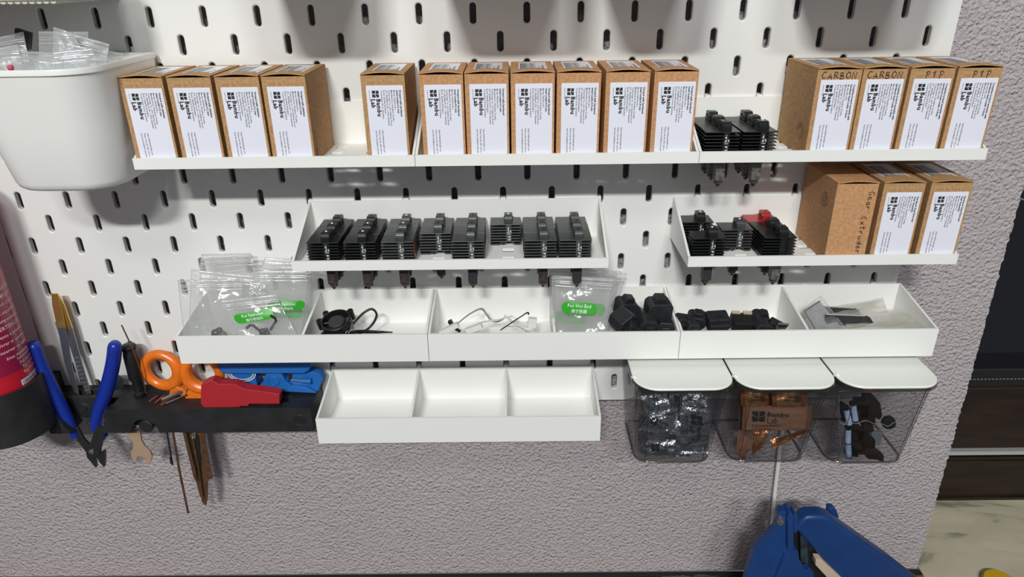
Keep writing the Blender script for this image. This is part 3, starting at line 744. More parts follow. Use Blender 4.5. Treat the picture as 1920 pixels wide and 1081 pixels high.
# dark small hardware inside the bags
def lump(name, label, cat, c, pts, r, material, group=None):
    mb = MB()
    for p in pts: mb.tube(p, r, 7)
    o = build(name, mb, material, None, org=c, smooth=50); return tag(o, label, cat, group)
def hexkey(c, a, L, label, group):
    c = Vector(c); d = Vector((math.cos(a), 0, math.sin(a))); e = Vector((-d.z, 0, d.x))
    mb = MB(); mb.tube([c, c + d * L, c + d * (L + 1.5) + e * 1.5, c + d * (L + 1.8) + e * 6], 1.1, 6)
    return tag(build('hex_key', mb, 'steel_dk', None, org=c), label, 'hex key', group)
gk = 'small keys inside the left bin bags'
hexkey(A(507, 618, -57), 0.95, 10, 'black hex key in the stickered front bag, right one', gk)
hexkey(A(487, 620, -57), 2.3, 7, 'black hex key in the stickered front bag, left one', gk)
def clip(label, p, rz, s=1.0):
    mb = MB(); mx = Matrix.Translation(p) @ Matrix.Rotation(rz, 4, 'Y') @ Matrix.Scale(s, 4)
    for r_, x, z in ((4.2, -2.5, 0), (3.6, 3, -1), (3.0, 0.5, 3), (2.4, 5.5, -3)): mb.lathe([(0.1, -r_ * .7), (r_ * .75, -r_ * .55), (r_, 0), (r_ * .75, r_ * .55), (0.1, r_ * .7)], 10, (x, 0, z), (0.1, 1, 0.2))
    mb.box(-6, 6, -1.5, 1.5, -5, -1); mb.xf(mx)
    return tag(build('plastic_clip', mb, 'steel_dk', None, org=p, smooth=60), label, 'clip', gk)
clip('dark clip in the bottom of the wide front left bag', A(411, 625, -52), 0.1)
clip('dark clip in the bottom of the stickered front bag', A(497, 622, -57), 0.3, 0.7)

# ================================================================== fan and wires
c = A(632, 606, -40)
t = thing('cooling_fan', 'small black cooling fan with a looped cable in the left bin', 'fan', c)
tilt = Matrix.Translation(c) @ Matrix.Rotation(0.30, 4, 'X') @ Matrix.Rotation(-0.10, 4, 'Y')
h = MB(); h.lathe([(12.2, -4.5), (12.6, -4.2), (12.6, 4.2), (12.2, 4.5), (11.0, 4.5), (11.0, -3.2), (0.1, -3.2)], 32, caps=False); h.lathe([(12.2, -4.5), (0.1, -4.5)], 32, caps=False)
for a in (0.75, 2.4, 3.1, 5.5):
    for z in (-4.5,): h.lathe([(2.6, z), (2.6, 4.5), (1.2, 4.5), (1.2, z)], 12, (14.2 * math.cos(a), 14.2 * math.sin(a), 0)); h.box(0, 0, 0, 0, 0, 0) if False else None
h.box(8, 14, -13, -3, -4.5, 3.5); build('housing', h.xf(tilt), 'blk', t, smooth=35)
h = MB(); h.lathe([(6.9, -3), (6.9, 2.6), (6.4, 3.2), (0.1, 3.3)], 28); build('hub', h.xf(tilt), 'blk_hub', t, smooth=35)
for k in range(7):
    a = 2 * PI * k / 7; h = MB(); h.add([(6.6 * math.cos(a), 6.6 * math.sin(a), -2), (10.4 * math.cos(a + .18), 10.4 * math.sin(a + .18), -2), (10.4 * math.cos(a + .5), 10.4 * math.sin(a + .5), 2.2), (6.6 * math.cos(a + .45), 6.6 * math.sin(a + .45), 2.2)], [(0, 1, 2, 3)])
    o = build('blade', h.xf(tilt), 'blk', t); o.modifiers.new('solid', 'SOLIDIFY').thickness = 0.8 * S
def smooth_path(P, n=8):
    P = [Vector(p) for p in P]; out = []
    for i in range(len(P) - 1):
        p0, p1, p2, p3 = P[max(0, i - 1)], P[i], P[i + 1], P[min(len(P) - 1, i + 2)]
        for k in range(n):
            u = k / n; out.append(0.5 * ((2 * p1) + (p2 - p0) * u + (2 * p0 - 5 * p1 + 4 * p2 - p3) * u * u + (3 * p1 - p0 - 3 * p2 + p3) * u ** 3))
    return out + [P[-1]]
h = MB(); h.tube(smooth_path([A(658, 612, -36), A(668, 600, -34), A(682, 586, -32), A(697, 579, -30), A(706, 588, -30), A(702, 602, -31), A(690, 616, -34), A(672, 626, -44)]), 1.05, 8, flat=1.0); build('cable', h, 'cable_blk', t, smooth=60)
h = MB()
for k in range(4): h.tube(smooth_path([A(648 + k * 3, 626, -52 + k * 3), A(670, 619.5 + k * 1.3, -50 + k * 3), A(705, 620.5 + k, -48 + k * 3), A(736 - 5 * k, 622.8, -46 + k * 3)]), 0.75, 6)
build('cable_bundle', h, 'cable_blk', t, smooth=60)
h = MB()
for k in range(2): h.tube(smooth_path([A(648 + k * 5, 624, -55), A(653 + k * 5, 619, -53), A(664 + k * 5, 617.5, -50), A(700, 621 + k, -46)]), 0.35, 5)
build('bright_wires', h, 'cable_gry', t, smooth=60)
c = Vector((A(632, 612, -44).x - 2, -44, BZ + 9))
t = thing('cooling_fan', 'second black cooling fan lying flat under the first one', 'fan', c)
h = MB(); h.lathe([(12.4, -6), (12.8, -5.6), (12.8, 4.6), (12.4, 5), (11.2, 5), (11.2, -3), (0.1, -3)], 32, c); h.box(c.x - 16, c.x - 9, c.y - 15, c.y - 8, c.z - 6, c.z + 5); h.box(c.x + 7, c.x + 15, c.y - 14, c.y - 2, c.z - 6, c.z + 4); build('housing', h, 'blk', t, smooth=35)
h = MB(); h.lathe([(6.8, -3), (6.8, 3), (6.4, 3.6), (0.1, 3.7)], 28, c); build('hub', h, 'blk_hub', t, smooth=35)
gw = 'thin wires in the middle bin'
def wire(label, pts, r, material, conn=None, name='wire', cat='wire'):
    p = smooth_path(pts); t = thing(name, label, cat, p[0], gw)
    h = MB(); h.tube(p, r, 6)
    h2 = MB(); h2.tube([q + Vector((0.5, 0, r * 1.7)) for q in p], r, 6)
    build('lead', h, material, t, smooth=60); build('second_lead', h2, material, t, smooth=60)
    if conn:
        at_, d, sz, cm = conn; at_ = Vector(at_); d = Vector(d).normalized()
        h = MB(); h.box(-sz[0] / 2, sz[0] / 2, -sz[1] / 2, sz[1] / 2, -sz[2] / 2, sz[2] / 2)
        q = Vector((1, 0, 0)).rotation_difference(d).to_matrix().to_4x4(); h.xf(Matrix.Translation(at_) @ q); build('plug', h, cm, t, bevel=0.3)
    return t
wire('grey wire arching highest from a white tape end in the middle bin', [A(846, 617, -50), A(862, 603, -44), A(882, 588, -36), A(902, 579.5, -28), A(912, 590, -26), A(920, 600, -24), A(932, 603, -24), A(944, 598, -26)], 0.5, 'cable_gry', (A(842, 616, -52), (1, 0, .55), (17, 4.2, 4), 'cable_wht'))
wire('white wire wriggling low with a small black plug', [A(880, 619, -52), A(896, 607, -44), A(915, 602, -38), A(934, 600, -34), A(955, 594, -28), A(966, 597, -28), A(975, 610, -36), A(984, 620, -44)], 0.5, 'cable_wht', (A(889, 615, -50), (1, 0, .4), (14, 4.5, 4.5), 'cable_wht'))
wire('white wire looping at the right with a square white connector', [A(938, 606, -30), A(960, 605, -32), A(980, 606, -34), A(996, 602, -36), A(1004, 608, -40), A(1000, 618, -46), A(985, 616, -46), A(966, 606, -38), A(945, 592, -26)], 0.45, 'cable_wht', (A(998, 604, -42), (1, 0, -.1), (7, 5, 8), 'cable_wht'))
wire('brown and black wire pair rising to the right in the middle bin', [A(938, 619, -54), A(950, 611, -50), A(962, 603, -46), A(976, 594, -42), A(988, 586.5, -38), A(991, 590, -38)], 0.4, 'cable_blk')
wire('short black plug lead at the left end of the middle bin', [A(843, 602, -30), A(846, 608, -34), A(851, 615, -42), A(862, 622, -50)], 0.75, 'cable_blk', (A(845, 604, -31), (.5, 0, -1), (4, 3.5, 3.5), 'blk'))

# ================================================================== silicone sockets
def sock_mesh(kind):
    b = MB()
    if kind == 0:      # chamfered block with a raised collar and a side bore
        b.prism([(-9, -4), (-6.5, -7), (6.5, -7), (9, -4), (9, 4.5), (6.5, 7), (-6.5, 7), (-9, 4.5)], 'y', -6.5, 6.5)
        b.prism([(-5, 6.5), (5, 6.5), (4.2, 10.5), (-3.2, 10.8)], 'y', -3.5, 4.5)
    elif kind == 1:
        b.prism([(-8, -7), (8, -7), (8.6, 2), (5.5, 7), (-5.5, 7.6), (-8.6, 2)], 'y', -7, 7)
        b.prism([(-4, -5), (4, -5), (4, 3), (-4, 3)], 'y', -9, -6)
    else:
        b.prism([(-9, -5.5), (9, -5.5), (9, 5), (7.5, 6.2), (-7.5, 6.2), (-9, 5)], 'y', -7, 6)
        b.prism([(-8.5, 0), (-6, -3.2), (6, -3.2), (8.5, 0), (8.5, 3), (-8.5, 3)], 'y', -10.5, -6.5)
    return b
_sk = {}
def sock(kind, p, rot, label, group, s=1.0):
    k = kind
    if k in _sk: o = dup(_sk[k])
    else:
        o = _sk[k] = proto('silicone_sock')
        build('sleeve', sock_mesh(kind), 'silicone', o, bevel=1.0, seg=2)
        h = MB()
        if kind == 0: h.lathe([(2.9, 0), (2.9, 0.5)], 16, (-9.3, 0, 0.5), (1, 0, 0))
        elif kind == 1: h.lathe([(2.6, 0), (2.6, 0.5)], 16, (0, -9.4, -1), (0, 1, 0))
        else: h.lathe([(2.5, 0), (2.5, 0.4)], 16, (0, -2, 6.0), (0, 0, 1))
        build('bore', h, 'fil_black', o)
    place(o, p, label, 'silicone sock', group, rot); o.scale = (s, s, s); return o
g = 'black silicone socks heaped in the middle bin'
F = BZ + 2.5
sock(0, A(1172, 576, -26), (0.2, 0.22, 0.3), 'black silicone sock at the back left of the heap beside the bags', g, 1.05)
sock(1, A(1168, 600, -48), (0.3, -0.5, 0.5), 'black silicone sock slanting at the front left of the heap', g, 1.1)
sock(0, A(1234, 578, -40), (0.1, 0.04, 0.1), 'black silicone sock on top of the heap with its collar up', g, 1.15)
sock(1, A(1214, 607, -52), (0.2, 0.1, 0.1), 'black silicone sock at the front middle of the heap', g, 0.95)
sock(2, A(1203, 592, -30), (0.1, 0.7, 0.3), 'black silicone sock sunk in the gap in the middle of the heap', g, 0.8)
sock(1, A(1247, 612, -50), (0.0, 0.0, -0.1), 'black silicone sock at the front right of the heap with a round bore', g, 0.85)
sock(2, A(1187, 614, -54), (0.3, 0.6, 0.2), 'black silicone sock at the bottom of the heap, front centre left', g, 0.8)
g = 'black plastic sockets lying in the right bin'
sock(2, A(1283, 603, -46), (0.1, 0.25, 0.2), 'black socket against the left wall of the right bin', g, 0.85)
sock(0, A(1306, 598, -36), (0.35, 0.1, -0.2), 'black socket with a flat top, second from the left wall', g, 0.85)
sock(1, A(1298, 614, -56), (0, 0, 0.1), 'black socket in front at the left of the right bin', g, 0.7)
sock(2, A(1344, 600, -40), (0.25, -0.03, 0.05), 'black socket with a round bore facing up in the right bin', g, 1.0)
sock(0, A(1424, 596, -34), (0.45, 0.3, 0.15), 'black socket standing tallest in the right bin', g, 0.8)
sock(1, A(1428, 614, -50), (0.1, 0.1, 0), 'rounded black socket in front of the tallest one', g, 0.8)
sock(2, A(1453, 609, -44), (0.2, 0.4, -0.4), 'small black socket leaning at the right end of the row', g, 0.62)
p = A(1391, 604, -42)
t = thing('glossy_block', 'glossy black block with two beige strips on its top edge', 'block', p, g)
mx = Matrix.Translation(p) @ Matrix.Rotation(0.3, 4, 'X') @ Matrix.Rotation(0.08, 4, 'Y')
h = MB(); h.box(-9, 9, -7, 7, -5, 5); build('shell', h.xf(mx), 'blk', t, bevel=1)
h = MB(); h.box(-8.5, -1.5, 4.5, 7.5, 4.9, 6); h.box(1, 8, 4.5, 7.5, 4.9, 6.4); build('beige_strip', h.xf(mx), 'beige', t)
p = A(1466, 611, -56)
t = thing('metal_frame', 'tiny pale metal frame lying at the right of the sockets', 'frame', p, g)
mx = Matrix.Translation(p) @ Matrix.Rotation(0.5, 4, 'X') @ Matrix.Rotation(0.15, 4, 'Y')
h = MB(); h.ribbon([(-4, -3), (4, -3), (4, 3), (-4, 3), (-4, -2.6)], 0.9, 'y', -0.8, 0.8); h.xf(mx); build('rim', h, 'steel', t)
h = MB(); h.box(-3.6, 3.6, 0.2, 0.8, -2.6, 2.6); h.xf(mx); build('backing', h, 'blk', t)

# clear bags with bristle strips, far right compartment
gr = 'clear bags in the far right compartment'
def brush(label, p, rot, L):
    t = thing('bristle_strip', label, 'brush', p, gr)
    mx = Matrix.Translation(p) @ Matrix.Rotation(rot[2], 4, 'Z') @ Matrix.Rotation(rot[1], 4, 'Y') @ Matrix.Rotation(rot[0], 4, 'X')
    q = [(-L / 2, -4), (L * .3, -4.4), (L / 2, -1), (L * .45, 2)]; x = L * .42
    while x > -L / 2: q.append((x, 4.2 + 0.5 * math.sin(x * 7))); q.append((x - .5, 3.2)); x -= 1.1
    h = MB(); h.prism(q, 'y', -1.5, 1.5); h.xf(mx); build('bristles', h, 'silicone', t)
    h = MB(); h.box(-L / 2, L * .32, -1.7, 1.7, 4.0, 5.0); h.xf(mx); build('spine', h, 'cable_gry', t)
    return t
brush('dark bristle strip lying in a cream bag in the far right compartment', A(1592, 601, -44), (-0.5, 0.08, 0.05), 40)
brush('shorter dark bristle strip behind the front one', A(1575, 586, -28), (-0.5, 0.10, 0.05), 36)
bag('cream translucent bag spread behind the bristle strips', A(1560, 574, -20), A(1655, 558, -12), A(1667, 590, -36), A(1563, 606, -44), gr, 1.0, 33, 'bag_cream', zipped=False, seams=False, name='clear_bag')
bag('cream translucent bag lying flat at the right end of the compartment', A(1585, 607, -46), A(1686, 598, -36), A(1735, 618, -58), A(1588, 622, -60), gr, 1.0, 35, 'bag_cream', zipped=False, seams=False, name='clear_bag')
bag('flat cream bag on the compartment floor against the right wall', A(1660, 580, -12), A(1712, 577, -8), A(1740, 614, -54), A(1640, 612, -48), gr, 0.6, 36, 'bag_cream', zipped=False, seams=False, name='clear_bag')
TLp, TRp, BRp, BLp = A(1505, 580, -34), A(1539, 554, -22), A(1593, 624, -60), A(1526, 626, -62)
bag('clear bag holding a flat silver plate, leaning on the divider', TLp, TRp, BRp, BLp, gr, 1.2, 37, 'bag', zipped=False, seams=True, name='clear_bag')
t = thing('flat_plate', 'flat silver grey plate inside the leaning clear bag', 'plate', BLp, gr)
a, b, c_, d = A(1508, 583, -33), A(1537, 564.5, -25), A(1586, 624, -58), A(1534, 626, -59)
n = (b - a).cross(d - a).normalized(); n = n if n.y < 0 else -n
h = MB(); h.add([a, b, c_, d, a - n * 1.6, b - n * 1.6, c_ - n * 1.6, d - n * 1.6], [(0, 1, 2, 3), (4, 5, 6, 7), (0, 1, 5, 4), (1, 2, 6, 5), (2, 3, 7, 6), (3, 0, 4, 7)])
build('plate', h, mat('grey_film_plate', (0.34, 0.35, 0.36), 0.35, metal=0.2, vary=(60, 0.3)), t)
h = MB(); h.tube([a + n * .3, b + n * .3], 0.7, 6); h.tube([a + n * .3, d + n * .3], 0.6, 6); build('dark_edge', h, 'steel_dk', t)
# ================================================================== white tub at the upper left
def rrect(x0, x1, y0, y1, r_front, r_back=4, n=8):
    """rounded rectangle; the front corners (y0) are wide"""
    p = []
    for cx, cy, r, a0 in ((x1 - r_back, y1 - r_back, r_back, 0), (x0 + r_back, y1 - r_back, r_back, PI / 2), (x0 + r_front, y0 + r_front, r_front, PI), (x1 - r_front, y0 + r_front, r_front, 1.5 * PI)):
        for k in range(n + 1):
            a = a0 + PI / 2 * k / n; p.append((cx + r * math.cos(a), cy + r * math.sin(a)))
    return p
def loft(mb, rings, cap0=True, cap1=False):
    n = len(rings[0]); vs = [p for r in rings for p in r]
    fs = [(i * n + k, i * n + (k + 1) % n, (i + 1) * n + (k + 1) % n, (i + 1) * n + k) for i in range(len(rings) - 1) for k in range(n)]
    if cap0: fs.append(tuple(range(n))[::-1])
    if cap1: fs.append(tuple((len(rings) - 1) * n + k for k in range(n)))
    return mb.add(vs, fs)
def ring(x0, x1, y0, y1, rf, z, rb=4): return [(x, y, z) for x, y in rrect(x0, x1, y0, y1, rf, rb)]
t = thing('storage_tub', 'large white plastic tub full of clear zip bags at the upper left', 'tub', (-66, -50, -108))
mb = MB(); zr, zb = -24.0, -107.5
def tr(u, inset=0.0, z=None):
    z_ = zr + (zb - zr) * u if z is None else z
    return ring(-113 + 9 * u + inset, -18.5 - 9 * u - inset, -104 + 17 * u + inset, -3 - inset, 26 - 3 * u, z_)
loft(mb, [tr(1.0, 2.2, zb + 2.2), tr(0.97, 1.9), tr(0.5, 1.9), tr(0.0, 1.9, zr - 1), tr(0.0, 1.3, zr), tr(0.0, 0.2, zr), tr(0.0, 0.0, zr - 0.8), tr(0.0, 0.0, zr - 3.6), tr(0.05, 0.4), tr(0.5, 0), tr(0.93, 0), tr(0.97, 0.7), tr(0.99, 2), tr(1.0, 4)], True, True)
build('tub_wall', mb, 'tub', t, smooth=40)
for hx in (-100, -40):
    h = MB(); h.prism([(-3.2, zr - 6), (-3.2, zr - .5), (6, zr - .5), (6, zr + 3), (8, zr + 3), (8, zr - 6)], 'x', hx - 2.2, hx + 2.2); build('hook', h, 'tub', t)
gt = 'clear zip bags in the white tub'
bag('small clear zip bag standing tallest and tilted in the white tub', A(101, 51, -52), A(136, 62, -54), A(156, 99, -60), A(97, 140, -66), gt, 1.5, 41, 'bag_milk')
bag('clear zip bag with square corners just behind the tallest tub bag', A(73, 59, -44), A(166, 60, -42), A(165, 135, -50), A(72, 135, -52), gt, 2, 42, 'bag_milk')
bag('clear zip bag slanting down to the right in the tub', A(132, 62, -47), A(205, 83, -40), A(196, 140, -46), A(112, 132, -56), gt, 1.5, 43, 'bag_milk')
bag('clear zip bag lowest at the right of the tub by the rim', A(170, 90, -46), A(232, 101, -30), A(228, 140, -36), A(165, 140, -52), gt, 1.5, 44, 'bag_milk')
bag('bluish zip bag at the far left of the tub against the image edge', A(-30, 76, -40), A(44, 60, -36), A(58, 140, -50), A(-20, 140, -52), gt, 1.5, 45, 'bag_milk')
bag('clear zip bag in the middle front of the tub with fine stripes', A(42, 96, -66), A(118, 100, -68), A(122, 150, -76), A(44, 150, -76), gt, 2.5, 46, 'bag_milk')
bag('clear zip bag in the right front of the tub', A(100, 98, -72), A(172, 90, -64), A(190, 150, -74), A(110, 152, -82), gt, 2.5, 47, 'bag_milk')
bag('clear zip bag with a faint green print at the left front of the tub', A(-36, 96, -62), A(34, 84, -58), A(46, 150, -70), A(-30, 152, -74), gt, 2.5, 48, 'bag_milk')
h = MB(); h.lathe([(0.1, -2), (1.5, -1.4), (2.0, 0), (1.5, 1.6), (0.1, 2)], 10, A(20, 127, -80)); tag(build('pinkish_stopper', h, 'pink_red', None, org=A(20, 128, -80), smooth=60), 'small pinkish red cap at the rim of the white tub', 'cap')
h = MB(); h.box(-6, 4, -2, 2, -9, 3); h.xf(Matrix.Translation(A(47, 66, -26)) @ Matrix.Rotation(0.35, 4, 'Y')); tag(build('black_plate', h, 'blk', None, org=A(47, 66, -26)), 'dark plate peeking up behind the bluish bag in the tub', 'plate')
# cream tray whose underside just shows at the top-left corner
t = thing('hanging_basket', 'cream basket whose scalloped underside peeks in at the top left corner', 'basket', (-125, -45, 30))
zt = aty(80, 2, -74).z
xa, xb_ = -235.0, aty(118, 2, -74).x
mb = MB(); mb.box(xa, xb_, -76, -2, zt, zt + 60); build('basket_body', mb, 'cream', t, bevel=2)
mb = MB()
x = xa + 3
while x < xb_ - 3: mb.lathe([(2.2, -74), (2.2, -4)], 8, (x, 0, zt + 0.4), (0, 1, 0)); x += 4.6
build('scalloped_edge', mb, 'cream', t, smooth=60)
mb = MB(); p = aty(140, 0, -72); mb.lathe([(0.1, -2.6), (6, -2.2), (9.5, 0), (10, 4), (9, 30)], 16, (p.x, -66, p.z + 1.6)); build('knob_foot', mb, 'cream', t, smooth=60)

# unseen containers, added and sized to cast shadows along the board's top
gu = 'unseen white containers added to shade the board top'
for i, (x, wd) in enumerate(((110, 74), (243, 98), (343, 72), (490, 94))):
    t = thing('shading_container', 'unseen white tapered container added above to shade the board, %s from left' % CN[i], 'container', (x, -45, 36), gu)
    mb = MB(); h_ = wd / 2
    loft(mb, [ring(x - h_ + 3, x + h_ - 3, -112, -4, 14, 36), ring(x - h_ + 1, x + h_ - 1, -122, -3, 16, 80), ring(x - h_, x + h_, -128, -3, 16, 125), ring(x - h_ + 2, x + h_ - 2, -126, -5, 15, 125), ring(x - h_ + 6, x + h_ - 6, -110, -6, 12, 38)], True, True)
    build('container_wall', mb, 'tub', t, smooth=40)

# ================================================================== red spray can in its black holder
cx, cy, cr = -189.0, -50.0, 28.5
t = thing('spray_can', 'red spray can with white small print at the left edge', 'can', (cx, cy, -318))
h = MB(); h.lathe([(25, -319), (cr - 1, -318), (cr, -316), (cr, -118), (cr - 3, -112), (18, -104), (15, -102), (15, -98), (0.1, -97)], 48, (cx, cy, 0)); build('can_body', h, 'can_dark', t, smooth=40)
h = MB(); N = 40
def cyl(a, z, r=cr + 0.08): return (cx + r * math.sin(a), cy - r * math.cos(a), z)
def band(mb, a0, a1, z0, z1, r=cr + 0.05, n=40, sl=0.0):
    mb.add([cyl(a0 + (a1 - a0) * i / n, z0 + sl * i / n, r) for i in range(n + 1)] + [cyl(a0 + (a1 - a0) * i / n, z1 + sl * i / n, r) for i in range(n + 1)], [(i, i + 1, n + 2 + i, n + 1 + i) for i in range(n)])
band(h, -2.6, 2.6, -316, -267); build('bright_red_band', h, 'can_red', t, smooth=60)
h = MB()
for i, s_ in enumerate(('LUBRICANTE', 'MODO DE EMPLEO', 'ADICIONADO DE S', 'de la superficie', 'tratar a temperaturas', 'ADVERTENCIA:', 'Recipiente a presion', 'No perforar ni quemar', 'Conservar en lugar', 'bien ventilado.')):
    sz = 4.6 if s_.isupper() else 4.1
    text(h, s_, sz, 0, 0, 0, bold=0.06, align='RIGHT', fn=lambda u, v, z=-198 - i * 6.3: cyl(1.93 + u / cr, z + v, cr + 0.12))
for i, s_ in enumerate(('Laboratorios', 'Pol. Ind. Sur', 'Tel. 93 000', 'Fax. 93 001')):
    text(h, s_, 3.6, 0, 0, 0, bold=0.05, align='RIGHT', fn=lambda u, v, z=-258 - i * 4.6: cyl(2.02 + u / cr, z + v, cr + 0.12))
build('small_print', h, 'pink_ink', t)
h = MB(); band(h, 1.25, 2.05, -281, -276, cr + 0.1); bl = build('barcode_strip', h, 'paper', t)
h = MB(); a = 1.3
r6 = random.Random(4)
while a < 1.95: band(h, a, a + r6.choice((.008, .016)), -280.6, -277, cr + 0.2, 1); a += r6.choice((.022, .03, .04))
build('bars', h, 'ink', bl)
t = thing('can_holder', 'black printed cup holding the red spray can', 'holder', (cx, cy, -335))
h = MB(); hr = 33.0
h.lathe([(0.1, -323), (hr - 2.5, -323), (hr - 2.5, -281), (hr, -281), (hr, -329), (0.1, -329)], 56, (cx, cy, 0), caps=False)
build('cup', h, 'print_black', t, smooth=40)
h = MB(); h.box(cx - 18, cx + 18, cy + 31, -0.2, -327, -302); build('back_plate', h, 'print_black', t)

# ================================================================== black tool rack
RT, RB, RF, RM = -318.0, -342.8, -41.0, -21.5
xl, xr = -170.0, 68.5
t = thing('tool_rack', 'long black printed tool rack on the pegboard at the lower left', 'rack', ((xl + xr) / 2, -20, RB))
n0, n1 = A(95, 772, RF).x, A(199, 768, RF).x
m0, m1 = A(134, 815, RF).x, A(190, 811, RF).x
b = MB()
TW0, TW1 = -152.5, -128.5                                   # tweezer socket
b.box(xl, TW0, RM, -0.2, RB + 3, RT); b.box(TW0, TW1, -9, -0.2, RB + 3, RT); b.box(TW0, TW1, RM, -17, RB + 3, RT); b.box(TW0, TW1, -17, -9, RB + 3, RT - 9); b.box(TW1, xr, RM, -0.2, RB + 3, RT)
b.prism([(xl, RT - 1), (n0, RT - 1), (m0, RB), (xl + 3, RB)], 'y', RF, RM)
hx, hr_ = -82.0, 12.5                                        # round cut-out at the lower edge
b.box(n1 + 2, -70, RF + 9, RM, RB + 2, RT)
pts = [(n1, RT), (xr, RT), (xr, RB), (hx + hr_, RB)] + [(hx + hr_ * math.cos(a * PI / 14), RB + hr_ * 1.12 * math.sin(a * PI / 14)) for a in range(1, 14)] + [(hx - hr_, RB), (m1, RB)]
b.prism(pts, 'y', RF, RF + 9)
b.box(-70, -66, RF + 9, RM, RB, RT)
sl0, sl1 = -32.0, 47.0                                       # long slot for the red cutter
b.box(-66, sl0, RF + 9, RM, RB, RT); b.box(sl1, xr, RF + 9, RM, RB, RT); b.box(sl0, sl1, RF + 9, RM, RB, RT - 7)
build('rack_body', b, 'print_black', t)
h = MB(); h.lathe([(6.2, 0), (6.2, 7.5), (5.6, 8)], 24, (hx + 1, RF + 9, RB + 5.5), (0, -1, 0)); build('round_boss', h, 'print_black', t, smooth=40)
for px_, py_, nm in ((93, 793, 'left'), (562, 787, 'right')):
    p = A(px_, py_, RF); h = MB(); h.lathe([(4.9, 0), (4.9, 0.25)], 24, (p.x, RF + 0.05, p.z), (0, -1, 0)); build('screw_hole', h, 'fil_black', t)
    h = MB(); h.tube([(p.x + 5.2 * math.cos(a * PI / 12), RF - 0.1, p.z + 5.2 * math.sin(a * PI / 12)) for a in range(24)], 0.3, 4, closed=True); build('hole_rim', h, 'print_black', t)
p = A(157, 772, RM)
h = MB(); R_ = 9.5
h.tube([(p.x + R_ * math.cos(a * PI / 16), RM - 0.2, p.z + R_ * math.sin(a * PI / 16)) for a in range(32)], 0.55, 5, closed=True)
h.tube([(p.x + R_ / 2 * math.sin(a * PI / 8) * (1 if a <= 8 else 1), RM - 0.2, p.z + R_ - R_ * a / 8) for a in range(17)], 0.5, 5)
for s_ in (-1, 1): h.tube([(p.x + 1.3 * math.cos(a * PI / 6), RM - 0.2, p.z + s_ * R_ / 2 + 1.3 * math.sin(a * PI / 6)) for a in range(12)], 0.4, 5, closed=True)
build('round_emblem', h, 'print_black', t)

# ================================================================== tools on the rack
def bar(mb, pts, wx, wy, up=(0, 1, 0)):
    """flat bar along a path: wx across, wy thick"""
    s0 = len(mb.v); P = [Vector(p) for p in pts]; vs = []
    ws = wx if isinstance(wx, (list, tuple)) else [wx] * len(P)
    for i, p in enumerate(P):
        d = (P[min(len(P) - 1, i + 1)] - P[max(0, i - 1)]).normalized(); y = Vector(up); y = (y - d * y.dot(d)).normalized(); x = d.cross(y)
        for sx, sy in ((-1, -1), (1, -1), (1, 1), (-1, 1)): vs.append(p + x * sx * ws[i] / 2 + y * sy * wy / 2)
    n = len(P); fs = [(i * 4 + k, i * 4 + (k + 1) % 4, i * 4 + 4 + (k + 1) % 4, i * 4 + 4 + k) for i in range(n - 1) for k in range(4)] + [(3, 2, 1, 0), ((n - 1) * 4, (n - 1) * 4 + 1, (n - 1) * 4 + 2, (n - 1) * 4 + 3)]
    return mb.add(vs, fs)
# tweezers: two arms joined at the gold end
t = thing('tweezers', 'steel tweezers with a gold plated end, standing in the rack', 'tweezers', A(150, 735, -13))
e0 = A(103, 551, -12)
for nm, pts, ws in (('left', [e0, A(107, 572, -12.5), A(116, 614, -13), A(128, 680, -13), A(145, 742, -13)], [5, 7.4, 7.0, 6.4, 4.4]),
                    ('right', [e0, A(112, 572, -11), A(128, 616, -10.5), A(148, 680, -11), A(167, 738, -12)], [5, 8.6, 8.0, 6.2, 4.8])):
    h = MB(); bar(h, pts, ws, 1.0); arm = build('arm', h, 'steel', t, bevel=0.2)
    h = MB(); pp = [pts[0] + (pts[0] - pts[1]) * .05, pts[1], pts[2]]; bar(h, pp, [w + .3 for w in ws[:3]], 1.5); build('gold_end', h, 'gold', arm, bevel=0.3)
    if nm == 'right':
        h = MB()
        for k in range(9):
            q = pts[3].lerp(pts[4], -0.15 + k * 0.13); d = (pts[4] - pts[3]).normalized(); h.tube([q + Vector((-2.4, -0.55, 0)), q + Vector((2.2, -0.55, 0.6))], 0.75, 6)
        build('grip_ridges', h, 'steel', arm)
# flush cutters, nose down through the notch
PY = -32.0
t = thing('flush_cutters', 'flush cutters with blue grips hanging nose down in the rack', 'pliers', A(175, 850, PY))
def path(pts, y): return smooth_path([A(px, py, y if len(q) < 1 else q[0]) for px, py, *q in pts], 6)
lp = path([(61, 641), (75, 680), (100, 735), (124, 780), (141, 817)], PY); rp = path([(216, 641), (212, 680), (200, 730), (184, 775), (181, 800), (188, 812), (200, 819)], PY + 1)
def radii(n, r0, r1, r2): return [r0 * (0.62 if i == 0 else 0.9 if i == 1 else 1) + (r1 - r0) * min(1, i / (n * .5)) + ((r2 - r1) * max(0, (i - n * .5) / (n * .5))) for i in range(n)]
h = MB(); h.tube(lp, radii(len(lp), 5.6, 6.3, 4.0), 14); build('left_grip', h, 'blue_grip', t, smooth=60)
rp2 = rp[:len(rp) - 12]
h = MB(); h.tube(rp, [5.6 * (0.62 if i == 0 else .9 if i == 1 else 1) + 0.6 * min(1, i / 12) - 3.3 * max(0, (i - 14) / 22) for i in range(len(rp))], 14); build('right_grip', h, 'blue_grip', t, smooth=60)
h = MB(); bar(h, [A(142, 800, PY), A(152, 822, PY), A(172, 846, PY), A(184, 856, PY)], [5, 6.5, 9, 8], 2.6); build('left_jaw', h, 'steel_dk', t, bevel=0.4)
